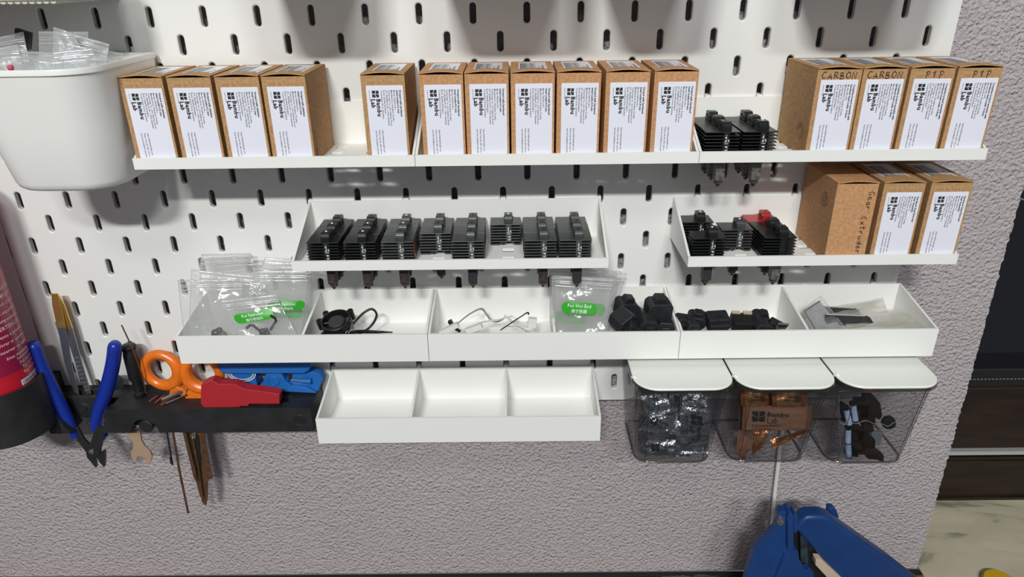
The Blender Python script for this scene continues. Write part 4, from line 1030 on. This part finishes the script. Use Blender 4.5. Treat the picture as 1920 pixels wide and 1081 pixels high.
h = MB(); bar(h, [A(190, 800, PY - 2.4), A(184, 822, PY - 2.4), A(177, 845, PY - 2.4), A(172, 853, PY - 2.4)], [8, 9.5, 11, 10], 2.6); build('right_jaw', h, 'steel_dk', t, bevel=0.4)
q0 = A(172, 846, PY - 4); h = MB(); h.lathe([(2.4, 0), (2.4, 0.9), (1.9, 1.2)], 20, q0, (0, -1, 0)); build('pivot_rivet', h, 'steel', t, smooth=40)
def poly(mb, pts, y0, y1, ref=None): return mb.prism([(A(px, py, ref if ref is not None else y0).x, A(px, py, ref if ref is not None else y0).z) for px, py in pts], 'y', y0, y1)
h = MB(); poly(h, [(161, 850), (173, 851), (178, 862), (180, 877), (172, 868), (163, 858)], PY - 3, PY + 1); build('left_blade', h, 'steel_dk', t, bevel=0.3)
h = MB(); poly(h, [(183, 852), (195, 845), (196, 860), (195, 876), (186, 866), (182, 858)], PY - 3, PY + 1); build('right_blade', h, 'steel_dk', t, bevel=0.3)
# small screwdriver standing head down
a, b_ = A(240, 646, -17), A(262, 737, -19); ax = (a - b_).normalized(); L = (a - b_).length
t = thing('screwdriver', 'small black screwdriver standing upside down in the rack', 'screwdriver', b_)
h = MB(); h.lathe([(4.5, -2), (5.2, -1), (5.2, 1.5), (3.9, 2.6), (3.9, 4.5), (4.3, 5), (4.3, 13), (5.9, 16), (6.1, L - 10), (5.6, L - 6), (5.4, L - 5), (6.2, L - 4), (6.4, L - 1.5), (5.4, L), (3.4, L + 0.9), (0.1, L + 1.1)], 24, b_, ax); build('handle', h, 'blk', t, smooth=35)
h = MB(); h.lathe([(1.5, -14), (1.5, -2)], 10, b_, ax); build('shaft', h, 'steel_dk', t)
h = MB(); h.tube([A(228, 609, -26), A(243, 641, -27), A(254, 668, -25), A(266, 700, -23), A(274, 737, -22)], 0.65, 6); tag(build('thin_needle', h, 'bronze', None, org=A(274, 737, -22), smooth=60), 'thin metal needle leaning across the black screwdriver', 'needle')
p = A(216, 716, -14); h = MB(); h.lathe([(0.1, -1.6), (7.2, -1.6), (7.6, 0), (7.2, 1.6), (0.1, 1.8)], 28, p, (0.2, -1, 0.3)); tag(build('round_token', h, 'grey_disc', None, org=p, smooth=40), 'blue grey round disc half hidden behind the right blue grip', 'disc')
# orange scissors
t = thing('scissors', 'scissors with worn orange finger rings, blades through the rack', 'scissors', A(345, 735, -16))
def ringp(cx_, cy_, rx, rz, rot, y, n=28):
    c0 = A(cx_, cy_, y); return [c0 + Vector((rx * math.cos(a) * math.cos(rot) - rz * math.sin(a) * math.sin(rot), 0.8 * math.sin(a), rx * math.cos(a) * math.sin(rot) + rz * math.sin(a) * math.cos(rot))) for a in [2 * PI * k / n for k in range(n)]]
R1 = ringp(304, 693, 14.8, 15.6, 0.35, -14); R2 = ringp(380, 698, 15.2, 15.6, -0.1, -20)
for nm, R_, shank in (('left_ring', R1, [(322, 728), (340, 733), (352, 742), (362, 752)]), ('right_ring', R2, [(372, 727), (366, 738), (362, 745), (360, 754)])):
    h = MB(); h.tube(R_, [4.4 + 1.7 * max(0, math.cos(2 * PI * k / 28 - (5.4 if nm == 'left_ring' else 4.0))) for k in range(28)], 10, closed=True, flat=1.0); y_ = -15 if nm == 'left_ring' else -20
    bar(h, [A(*shank[0], y_), A(*shank[1], y_), A(*shank[2], y_), A(*shank[3], y_)], [13, 13, 11, 9], 8.5); o = build(nm, h, 'orange', t, smooth=50, bevel=0.5)
h = MB(); poly(h, [(366, 810), (384, 810), (390, 880), (389, 935), (386, 948), (378, 940), (370, 870)], -12, -10.6); build('blade', h, 'bronze', t)
h = MB(); poly(h, [(348, 810), (362, 810), (372, 870), (381, 932), (375, 931), (362, 880)], -15, -13.4); build('blade', h, 'bronze', t)
h = MB(); poly(h, [(358, 818), (372, 818), (378, 893), (372, 893)], -13.3, -12.2); build('dark_gap', h, 'steel_dk', t)
h = MB(); h.lathe([(3.0, 0), (3.0, 0.6), (1.4, 0.7), (1.4, 0.3)], 20, A(362, 817, -15.2), (0, -1, 0)); build('pivot', h, 'steel', t)
h = MB(); poly(h, [(372, 810), (381, 810), (398, 897), (390, 899), (383, 868)], -19, -16.5); tag(build('folding_rule', h, 'bronze', None, org=A(376, 812, -18)), 'tan metal bar hanging at the right of the scissor blades', 'bar')
# loose rods on the rack top
gl = 'loose rods lying on the rack top'
for (x0, y0, x1, y1, r_, mt_, lab) in ((279, 753, 296, 741, 0.75, 'copper', 'short copper rod, leftmost on the rack top'), (291, 755, 309, 740, 0.85, 'copper', 'short copper rod, second from left on the rack top'),
                                    (304, 753, 352, 731, 2.1, 'steel', 'thick hexagonal steel rod on the rack top'), (311, 756, 351, 739, 0.9, 'steel', 'thin steel rod in front of the hexagonal one'),
                                    (302, 759, 318, 748, 1.1, 'copper', 'short dark rod tucked under the hexagonal one')):
    zc = RT + r_ + 0.05; a, b_ = atz(x0, y0, zc), atz(x1, y1, zc)
    if r_ > 2: a.z += 1.6; b_.z += 1.6
    h = MB(); h.tube([a, b_], r_, 6); tag(build('loose_rod', h, mt_, None, org=a), lab, 'rod', gl)
h = MB(); q = atz(355, 738, RT + 3); h.lathe([(2.6, -3), (2.6, 3), (1.2, 3.2)], 12, q, (0.9, 0.3, -0.35)); tag(build('drill_collet', h, 'steel_dk', None, org=q), 'dark round collet at the end of the hexagonal rod', 'collet', gl)
# red cutter
t = thing('red_cutter', 'red printed cutter block standing in the rack slot', 'cutter', A(450, 758, -40))
h = MB(); poly(h, [(376.6, 722), (385, 717), (397, 713), (411, 720), (440, 720), (458, 729), (503, 735), (524, 739), (524, 757), (453, 757), (449, 763), (383, 764), (376, 757)], -38.5, -29, ref=-38.5); build('body', h, 'red_print', t, bevel=0.5)
h = MB(); poly(h, [(438, 755), (466, 757), (466, 760), (440, 761)], -39, -36); build('lower_lip', h, 'red_print', t)
# blue tube cutter
t = thing('tube_cutter', 'bright blue plastic tube cutter lying at the right end of the rack', 'cutter', A(510, 735, -18))
y0, y1 = -20.0, -7.0
def C6(x, y): return (400 + x / 6.36, 660 + y / 6.36)
h = MB(); poly(h, [C6(*p) for p in [(65, 165), (110, 213), (170, 232), (1090, 228), (1150, 195), (1190, 130), (1190, 20), (75, 20)]], y0 - 4, y1 + 2, ref=y0); build('upper_jaw', h, 'blue_plastic', t, bevel=1.2)
h = MB(); poly(h, [C6(*p) for p in [(200, 235), (490, 240), (525, 400), (470, 430), (225, 420)]], y0, y1, ref=y0); build('cutting_block', h, 'blue_plastic', t, bevel=0.5)
h = MB(); c0 = A(*C6(342, 248), y0); h.tube([(c0.x + 12 * math.cos(a), y0 - 0.3, c0.z + 8.5 * math.sin(a)) for a in [PI + PI * k / 12 for k in range(13)]], 0.6, 5); h.tube([(c0.x + 10 * math.cos(a), y0 - 0.3, c0.z + 6.5 * math.sin(a)) for a in [PI + PI * k / 12 for k in range(13)]], 0.5, 5); build('gauge_arc', h, 'cable_wht', t)
h = MB(); poly(h, [C6(*p) for p in [(530, 420), (590, 360), (620, 270), (680, 235), (760, 235), (820, 270), (860, 340), (930, 405), (1120, 420), (1230, 490), (840, 470), (540, 432)]], y0 - 1, y1, ref=y0 - 1); build('hinge_arm', h, 'blue_plastic', t, bevel=0.6)
h = MB(); c0 = A(*C6(720, 338), y0 - 1); h.lathe([(5.4, 0), (5.4, 0.8), (4.6, 1.1), (4.6, 0.5), (0.1, 0.5)], 24, c0, (0, -1, 0)); build('hinge_pin', h, 'blue_plastic', t, smooth=40)
h = MB(); poly(h, [C6(*p) for p in [(900, 235), (960, 250), (1190, 258), (1260, 290), (1300, 350), (1235, 495), (1130, 430), (930, 408), (860, 345)]], y0 + 3, y1, ref=y0); build('lower_jaw', h, 'blue_plastic', t, bevel=0.8)
h = MB(); h.tube([A(*C6(925, 325), y0), A(*C6(1100, 342), y0)], 0.8, 8); build('steel_pin', h, 'steel', t)
h = MB(); poly(h, [C6(*p) for p in [(880, 240), (935, 235), (925, 330), (890, 370)]], y0 + 2, y0 + 6, ref=y0); build('blade', h, 'steel_dk', t)
h = MB(); h.tube([A(*C6(1060, 340), y0 - .4), A(*C6(1165, 345), y0 - .4)], [2.2, 2.6], 12); build('pin_seat', h, 'blue_plastic', t, smooth=60)
# things hanging below the rack
h = MB(); poly(h, [(240, 808), (262, 808), (265, 825), (271, 836), (281, 845), (285, 855), (283, 864), (276, 870), (271, 868), (273, 860), (266, 855), (258, 855), (256, 862), (252, 865), (246, 856), (245, 848), (250, 838), (248, 826), (241, 822)], -30, -28); tag(build('flat_spanner', h, 'bronze_lt', None, org=A(255, 812, -29), bevel=0.2), 'flat tan spanner hanging under the rack', 'spanner')
h = MB(); h.tube([A(313, 808, -27), A(318, 840, -27), A(324, 871, -27)], 0.8, 8); h.tube([A(320, 857, -27), A(322, 868, -27)], 1.3, 8); tag(build('hanging_rod', h, 'steel_dk', None, org=A(313, 808, -27), smooth=60), 'short dark rod hanging under the rack beside the spanner', 'rod')
h = MB(); h.tube([A(324, 808, -26), A(336, 880, -26), A(353, 961, -26)], 1.1, 8); tag(build('hanging_rod', h, 'bronze', None, org=A(324, 808, -26), smooth=60), 'long thin bronze rod hanging lowest under the rack', 'rod')
h = MB(); poly(h, [(342, 808), (348, 808), (366, 880), (369, 905), (363, 895)], -20, -19); tag(build('bronze_strip', h, 'bronze', None, org=A(344, 810, -19.5)), 'narrow bronze strip left of the scissor blades', 'strip')
# ================================================================== clear containers with white lids
ZL, ZB_ = -264.0, -359.5
gcx = 'clear containers with white lids'
def fy(z, back=0.0): return -93 + (-93 + 67.5) * -1 * (ZL - 3 - z) / (ZL - 3 - ZB_) + back   # inner face of the sloping front
def clear_box(x0, label, s_=0.0, dy=0.0):
    t = thing('clear_container', label, 'container', (x0 + 40, -45, ZB_), gcx)
    def rg(u, ins=0.0, z=None):
        zz = ZL - 3 + (ZB_ - ZL + 3) * u if z is None else z
        return ring(x0 + 2.0 + (8 + s_) * u + ins, x0 + 77.2 + (s_ - 1.2) * u - ins, -97 + (28 - dy) * u + ins, -3 - 4 * u - ins, 16 - 3 * u, zz, 4)
    mb = MB(); loft(mb, [rg(1.0, 1.5, ZB_ + 1.5), rg(0.97, 1.3), rg(0.6, 1.3), rg(0.3, 1.3), rg(0.0, 1.3), rg(0.0, 0), rg(0.3), rg(0.6), rg(0.96), rg(1.0, 1.5)], True, True)
    build('clear_body', mb, 'clear', t, smooth=40)
    mb = MB(); r0 = rg(0.0, -1.9); r1 = rg(0.035, -1.9); r2 = rg(0.035, 1.0); r3 = rg(0.0, 1.0)
    loft(mb, [r0, r1, r2, r3, r0], False, False); build('rim', mb, 'clear_edge', t, smooth=40)
    mb = MB(); mb.tube([Vector(p) for p in rg(0.99, 0.8)], 1.1, 6, closed=True); build('bottom_edge', mb, 'clear_edge', t, smooth=60)
    mb = MB(); us = (0.03, 0.3, 0.6, 0.97); R_ = [rg(u, 0.3) for u in us]
    for k in (20, 24, 29, 33): mb = MB(); mb.tube([Vector(r[k]) for r in R_], 0.32, 5); build('corner_streak', mb, 'clear_edge', t, smooth=60)  # refraction streaks at the corners, put in as thin tinted strands
    mb = MB(); o_ = rrect(x0 + 0.4, x0 + 79.6 - 1.2, -100.5, -1.0, 18.5, 2)
    n = len(o_); mb.prism(o_, 'z', ZL - 2.2, ZL); ld = build('lid', mb, 'lid', t, bevel=0.8, smooth=40)
    mb = MB(); mb.tube([(x0 + 0.9 + 0.3 * k, -82 - 1.6 * math.sin(k * PI / 6) , ZL - 0.6 + 0.9 * math.sin(k * PI / 6)) for k in range(-1, 8)], 1.5, 8); build('hinge_clip', mb, 'lid', ld, smooth=60)
    return t
CXS = (340.6, 420.2, 500.0)
for x0, s_, dy, lb in zip(CXS, (0.0, 2.0, 5.5), (0, 0, 3.0), ('clear container with white lid holding silver sachets, leftmost of three', 'clear container with white lid holding copper sachets, middle of three', 'clear container with white lid holding black cutter levers, rightmost of three')): clear_box(x0, lb, s_, dy)
def FP(px, py, back):
    """point just behind the sloping clear front, seen at (px, py)"""
    p = aty(px, py, -75.0)
    for _ in range(4): p = aty(px, py, fy(p.z) + 2.0 + back)
    return p
def sachet(label, corners, foil, group, back=2.0, bulge=2.0, seed=1, txt=None, upside=False, ink='ink'):
    P = [FP(x, y, back + (k if len(r) == 0 else r[0])) for (x, y, *r), k in zip(corners, (6, 6, 0, 0))]
    fn, n = sheet(*P, bulge, seed, 1.3, 0.3)
    W = ((P[1] - P[0]).length + (P[2] - P[3]).length) / 2; H = ((P[3] - P[0]).length + (P[2] - P[1]).length) / 2
    t = thing('foil_sachet', label, 'sachet', (P[2] + P[3]) / 2, group)
    lng = W >= H
    cw = 4.2 / (W if lng else H)
    def body(s, u, sd):
        k = s if lng else u
        e = min(1.0, max(0.0, (min(k, 1 - k) - cw) / 0.15)); p = fn(s, u, sd); q = fn(s, u, 0)
        return q.lerp(p, 0.12 + 0.88 * e)
    mb = MB(); mb.grid(lambda s, u: body(s, u, 1), 16, 12); mb.grid(lambda s, u: body(s, u, -1), 16, 12); build('foil', mb, foil, t, smooth=180)
    mb = MB(); d = 0
    while d < 5:
        k = (d * 0.75 + 0.4) / (W if lng else H)
        for kk in (k, 1 - k): mb.tube([(fn(kk, i / 4, 1, 0.25) if lng else fn(i / 4, kk, 1, 0.25)) for i in range(5)], 0.22, 4)
        d += 1
    build('crimp', mb, foil, t)
    if txt:
        q = MB(); sg = -1 if upside else 1
        if lng: PP = lambda u, v: fn(0.5 + sg * u / W, 0.5 - sg * v / H, 1, 0.6)
        else: PP = lambda u, v: fn(0.5 + sg * v / W, 0.5 + sg * u / H, 1, 0.6)
        LW, LH = max(W, H), min(W, H); k = min(LH * 0.34, LW * 0.12)
        logo(q, lambda u, v: PP(u - LW * 0.36, v - k * 0.5), k * 1.5)
        text(q, 'Bambu', k * 0.95, 0, 0, 0, bold=0.06, fn=lambda u, v: PP(u - LW * 0.36 + k * 1.75, v + k * 0.28)); text(q, 'Lab', k * 0.95, 0, 0, 0, bold=0.06, fn=lambda u, v: PP(u - LW * 0.36 + k * 1.75, v - k * 0.62))
        text(q, 'Lubricant Grease', k * 0.5, 0, 0, 0, fn=lambda u, v: PP(u - LW * 0.36, v - k * 1.15))
        build('printing', q, ink, t)
    return t
def K5(pts): return [(1150 + x / 4.505, 650 + y / 4.505, *r) for x, y, *r in pts]
gs = 'silver foil sachets in the left clear container'
sachet('silver sachet with dark print slanting at the upper left', K5([(232, 415), (440, 375), (500, 545), (290, 610)]), 'foil', gs, 7, 1.5, 51, 1)
sachet('silver sachet standing upright at the top centre', K5([(472, 372), (585, 380), (575, 640), (470, 600)]), 'foil', gs, 11, 1.5, 52, 1)
sachet('silver sachet flat at the upper right with a dark emblem', K5([(590, 380), (800, 375), (790, 500), (585, 495)]), 'foil', gs, 8, 1.5, 53, 1)
sachet('dark silver sachet crossing diagonally in the middle left', K5([(335, 510), (575, 640), (520, 745), (215, 700)]), 'foil', gs, 3.5, 1.8, 54, 1)
sachet('large bluish silver sachet standing at the right', K5([(560, 490), (815, 535), (800, 905), (560, 900)]), 'foil', gs, 4.5, 2.0, 55, 1)
sachet('silver sachet lying along the bottom', K5([(265, 785), (650, 780), (650, 925), (265, 925)]), 'foil', gs, 4, 1.8, 56, 1)
sachet('narrow silver sachet edge on in the middle', K5([(530, 640), (570, 640), (560, 935), (525, 935)]), 'foil', gs, 1.2, 0.8, 57)
sachet('silver sachet edge standing along the left wall', K5([(215, 560, 3), (285, 590, 12), (265, 900, 12), (205, 880, 3)]), 'foil', gs, 3, 1.2, 58)
sachet('silver sachet at the back lower centre, mostly hidden', K5([(300, 600), (700, 560), (700, 860), (300, 880)]), 'foil', gs, 16, 1.5, 59)
sachet('silver sachet at the back upper centre, mostly hidden', K5([(260, 400), (780, 400), (770, 600), (270, 600)]), 'foil', gs, 18, 1.5, 60)
gcu = 'copper foil sachets in the middle clear container'
sachet('shiny copper sachet at the upper left', K5([(1070, 345), (1310, 350), (1310, 500), (1075, 500)]), 'foil_cu', gcu, 7, 1.6, 61, 1, True)
sachet('shiny copper sachet with upside down print at the upper right', K5([(1340, 350), (1615, 350), (1625, 505), (1340, 505)]), 'foil_cu', gcu, 6, 1.6, 62, 1, True)
sachet('matt copper sachet across the middle with Bambu Lab print', K5([(1095, 492), (1680, 500), (1660, 695), (1085, 695)]), 'foil_cu2', gcu, 2.0, 1.0, 63, 1)
sachet('copper sachet standing at the lower left corner', K5([(1060, 690), (1205, 760), (1110, 950), (1030, 900)]), 'foil_cu2', gcu, 4, 1.2, 64)
sachet('golden copper sachet folded in the lower centre', K5([(1180, 700), (1335, 700), (1250, 850), (1170, 910)]), 'foil_cu', gcu, 7, 1.5, 65)
sachet('dark copper sachet slanting at the lower right', K5([(1320, 780), (1620, 700), (1640, 720), (1345, 860)]), 'foil_cu', gcu, 6, 1.8, 66)
sachet('copper sachet at the back upper part, mostly hidden', K5([(1060, 380), (1640, 380), (1640, 700), (1060, 700)]), 'foil_cu2', gcu, 16, 1.5, 67)
def K6(pts): return [(1340 + x / 4.174, 650 + y / 4.174) for x, y in pts]
gcl = 'black levers with pale blue tubes in the bag'
BK = 9.0
def lever(label, tube_, block, extra=None):
    P = [FP(*q, BK) for q in K6(block)]
    c = sum(P, Vector()) / len(P)
    t = thing('cutter_lever', label, 'lever', c, gcl)
    h = MB(); y0 = c.y - 3; h.prism([(p.x, p.z) for p in P], 'y', y0, y0 + 7); build('lever_body', h, 'blk_matt', t, bevel=0.5)
    if tube_:
        (xa, ya), (xb2, yb) = K6(tube_); a, b = FP(xa, ya, BK), FP(xb2, yb, BK); a.y = b.y = y0 + 1
        h = MB(); h.tube([a, b], 2.5, 14); tb = build('tube', h, 'light_blue', t, smooth=60)
        d = (a - b).normalized(); h = MB(); h.tube([a, a + d * 2.4], 2.7, 14); h.tube([b, b - d * 0.8], 2.7, 14); build('tube_cap', h, 'blk_matt', tb)
        h = MB(); h.box(a.x, c.x, y0, y0 + 5, min(a.z, b.z) + 2, max(a.z, b.z)); build('crosspiece', h, 'blk_matt', t, bevel=0.4)
    return t
lever('black lever with pale blue tube at the upper left of the bag', [(1022, 478), (1032, 572)], [(985, 470), (1010, 450), (1050, 470), (1050, 520), (1000, 560), (985, 520)])
lever('black lever with pale blue tube at the upper middle and a large dark block', [(1082, 450), (1084, 548)], [(1110, 425), (1180, 425), (1180, 400), (1260, 400), (1296, 440), (1296, 520), (1270, 545), (1240, 530), (1235, 575), (1190, 575), (1190, 545), (1150, 575), (1120, 575), (1120, 500), (1092, 480)])
lever('black lever with pale blue tube in the middle of the bag', [(1042, 636), (1026, 720)], [(1060, 610), (1130, 605), (1130, 640), (1165, 645), (1165, 605), (1240, 605), (1240, 650), (1200, 655), (1200, 700), (1240, 705), (1225, 755), (1150, 750), (1140, 715), (1100, 715), (1100, 660), (1060, 655)])
lever('black lever with pale blue tube at the bottom of the bag', [(1046, 752), (1036, 836)], [(1060, 765), (1095, 765), (1095, 785), (1140, 785), (1140, 765), (1215, 768), (1235, 800), (1265, 800), (1310, 830), (1298, 868), (1250, 855), (1180, 850), (1150, 815), (1110, 815), (1110, 838), (1060, 835)])
p = FP(*K6([(1360, 590)])[0], BK); h = MB(); h.lathe([(0.1, -3), (5.2, -2.5), (5.8, 0), (5.2, 2.5), (0.1, 3)], 16, p, (0, -1, .2)); tag(build('dark_knob', h, 'blk_matt', None, org=p, smooth=50), 'small dark knob at the right inside the bag of levers', 'knob')
p = FP(*K6([(1265, 720)])[0], BK + 3); h = MB(); h.prism([(p.x - 5, p.z - 7), (p.x + 5, p.z - 7), (p.x + 5, p.z + 7), (p.x - 5, p.z + 7)], 'y', p.y, p.y + 4); tag(build('grey_block', h, 'grey_disc', None, org=p, bevel=0.6), 'small grey block beside the levers in the bag', 'block')
P = [FP(*q, 5.0) for q in K6([(965, 345), (1580, 338), (1520, 850), (985, 850)])]
bag('large clear bag of black levers in the rightmost clear container', *P, None, 1.2, 71, 'bag_thin', zipped=False, wr=1.6, name='clear_bag')
P = [FP(*q, 3.0) for q in K6([(975, 560), (1560, 575), (1550, 640), (975, 640)])]
fn, n = sheet(*P, 0.4, 72, 2.2); h = MB(); h.tube([fn(i / 24, 0.3 + 0.16 * math.sin(i * .55) + .1 * math.sin(i * 1.3), 1, 0.5) for i in range(25)], 0.28, 5); tag(build('bag_fold', h, 'zip', None, org=P[3], smooth=60), 'bright wavy fold line across the bag of levers', 'fold')

# ================================================================== white cable, blue machine, bag on the bench
h = MB(); h.tube(smooth_path([(507, 13.5, -336), A(1468, 800, 12.5), A(1462, 840, 12), A(1459, 870, 11.5), A(1452, 930, 11), A(1447, 985, 9), A(1436, 1030, 3), A(1425, 1064, -2)]), 2.1, 10)
tag(build('power_cable', h, 'cable_wht', None, org=(510, 12, -400), smooth=60), 'white cable hanging down the wall behind the clear containers', 'cable')
YM0, YM1, YM2, YM3 = -82.0, -74.0, -70.0, -58.0
t = thing('lever_press', 'dark blue metal lever press at the lower right on the bench', 'press', (540, -60, -577))
def K1(pts): return [(1380 + x / 4.8, 920 + y / 4.8) for x, y in pts]
def XZ(pts, y): return [(aty(px, py, y).x, max(-574.2, aty(px, py, y).z)) for px, py in pts]
def arc(cx_, cy_, r_, a0, a1, n=8): return [(cx_ + r_ * math.cos(a0 + (a1 - a0) * k / n), cy_ - r_ * math.sin(a0 + (a1 - a0) * k / n)) for k in range(n + 1)]
h = MB(); q = XZ(K1([(80, 850), (105, 720), (165, 540), (290, 410), (350, 345), (378, 285)] + arc(430, 232, 50, PI, 0.1) + [(480, 300), (480, 520), (560, 545), (570, 620), (625, 720), (660, 700), (700, 740), (740, 850)]), YM0)
q = [(x, max(z, -574.3)) for x, z in q]; q[0] = (q[0][0] - 4, -574.3); q[-1] = (q[-1][0] + 10, -574.3)
h.prism(q, 'y', YM0, YM1); build('side_bracket', h, 'mach', t, bevel=0.5)
h = MB(); q = XZ(K1([(462, 520), (462, 250)] + arc(489, 225, 27, PI, 0) + [(516, 520)]), YM0 - 3); h.prism(q, 'y', YM0 - 4, YM1 + 2); build('bracket_rib', h, 'mach', t, bevel=0.8)
h = MB(); q = XZ(K1([(520, 375), (520, 250)] + arc(535, 225, 18, PI, 0) + [(553, 375)]), YM0 - 1); h.prism(q, 'y', YM0 - 1, YM1 + 2); build('inner_ear', h, 'mach', t, bevel=0.6)
h = MB()
for a, b_ in (([(435, 560), (345, 800)], 1.2), ([(425, 540), (300, 640)], .35)): h.tube([Vector((aty(x, y, YM0).x, YM0 - .2, aty(x, y, YM0).z)) for x, y in K1(a)], b_, 6)
build('pressed_rib', h, 'mach', t, smooth=60)
h = MB(); c0 = A(*K1([(408, 262)])[0], YM0); ax = Vector((-0.55, -0.8, 0)); h.lathe([(3.0, -3), (3.0, 3.6), (2.6, 4.2), (0.1, 4.3)], 16, c0, ax); build('hinge_bolt', h, 'steel', t, smooth=40)
h = MB(); q = XZ(K1([(840, 165), (890, 165), (915, 190), (935, 240), (935, 400), (840, 400)]), YM3); h.prism(q, 'y', YM3 + 2, YM3 + 9); build('rear_bracket', h, 'mach', t, bevel=1.2)
# the swinging arm: a rounded channel running down to the right
top = XZ(K1([(560, 142), (600, 125), (730, 125), (800, 145), (845, 182), (1320, 520), (1650, 775), (2100, 1120)]), YM3)
bot = XZ(K1([(525, 370), (560, 378), (600, 420), (760, 600), (930, 790), (1240, 1130)]), YM1)
lef = [(top[0][0] - 6, top[0][1] - 9)]
h = MB(); q = [lef[0]] + top + [(top[-1][0] - 6, top[-1][1] - 30)] + bot[::-1]
h.prism(q, 'y', YM1 + 1, YM3); build('lever_arm', h, 'mach', t, bevel=4.5, seg=4, smooth=40)
h = MB(); q = XZ(K1([(510, 375), (570, 380), (840, 640), (840, 850), (510, 850)]), YM1 + 6); h.prism(q, 'y', YM1 + 8, YM3 - 1); build('inner_block', h, 'blk', t)
h = MB(); q = XZ(K1([(580, 400), (640, 420), (650, 660), (625, 715), (585, 640)]), YM1 + 3); h.prism(q, 'y', YM1 + 3, YM1 + 5); build('blade_plate', h, mat('slate_steel_plate', (0.055, 0.075, 0.10), 0.4, metal=0.5, vary=(120, 0.5)), t)
h = MB(); q = XZ(K1([(715, 610), (770, 612), (960, 790), (960, 860), (900, 860), (712, 660)]), YM1 - 1); h.prism(q, 'y', YM1 - 2, YM1 + 6); build('beige_guide', h, 'beige', t, bevel=0.5)
h = MB(); h.box(490, 640, YM0 - 2, YM3 + 10, -574.4, -566); build('base_plate', h, 'mach', t, bevel=1.5)
# crumpled clear bag on the bench against the wall
def crump(s, u, k):
    x = 405 + 62 * s; y = 8 - 46 * u
    e = math.sin(PI * s) ** .5 * math.sin(PI * min(1, u * 1.05 + .02)) ** .5
    z = -576.6 + k * (3 + 5 * e + 3.2 * mnoise.noise(Vector((s * 5, u * 4, 2))) + 1.6 * mnoise.noise(Vector((s * 12, u * 10, 5)))) * (1 if k else 0)
    return (x, y, max(-576.6, z))
h = MB(); h.grid(lambda s, u: crump(s, u, 1), 28, 18); h.grid(lambda s, u: crump(s, u, 0), 28, 18)
tag(build('plastic_bag', h, film('glossy_bag_film', milk=0.03, gloss=0.12, rough=0.08), None, org=(436, -15, -576.6), smooth=180), 'crumpled clear plastic bag lying on the bench left of the blue press', 'bag')
p = atz(1862, 1082, -574); h = MB(); h.lathe([(0.1, 0), (15, 0.2), (17, 2), (17, 5), (15, 7.5), (0.1, 8.2)], 32, (p.x, p.y - 10, -574.8)); tag(build('yellow_cap', h, 'yellow', None, org=(p.x, p.y - 10, -574.8), smooth=40), 'yellow round cap on the marble sill at the bottom right corner', 'cap')

# ================================================================== light
def area(name, loc, target, sx, sy, power, col=(1, 1, 1)):
    L = bpy.data.lights.new(name, 'AREA'); L.shape = 'RECTANGLE'; L.size = sx; L.size_y = sy; L.energy = power; L.color = col
    o = bpy.data.objects.new(name, L); link(o); o.location = Vector((loc[0] * S, loc[1] * S, (loc[2] + ZO) * S))
    d = Vector((target[0], target[1], target[2])) - Vector(loc); o.rotation_euler = d.to_track_quat('-Z', 'Y').to_euler(); return o
area('left_ceiling_lamp', (-120, -2500, 1480), (200, 0, -150), 0.40, 0.09, 47, (0.985, 1.0, 0.965))
area('right_ceiling_lamp', (630, -2500, 1500), (300, 0, -150), 0.40, 0.09, 21, (0.985, 1.0, 0.975))
area('ceiling_lamp', (-150, -1700, 1500), (250, 0, -150), 0.5, 0.25, 7, (1.0, 0.98, 0.93))
area('soft_room_light', (600, -2600, 500), (250, 0, -250), 2.5, 1.6, 2.0, (0.93, 0.96, 1.0))
W = bpy.data.worlds.new('world'); SC.world = W; W.use_nodes = True
W.node_tree.nodes['Background'].inputs['Color'].default_value = (0.92, 0.95, 1.0, 1); W.node_tree.nodes['Background'].inputs['Strength'].default_value = 0.115
SC.view_settings.view_transform = 'Standard'; SC.view_settings.look = 'None'; SC.view_settings.gamma = 1.0; SC.view_settings.use_curve_mapping = False
SC.view_settings.exposure = 0.05
SC.cycles.transparent_max_bounces = 40; SC.cycles.max_bounces = 8; SC.cycles.diffuse_bounces = 4
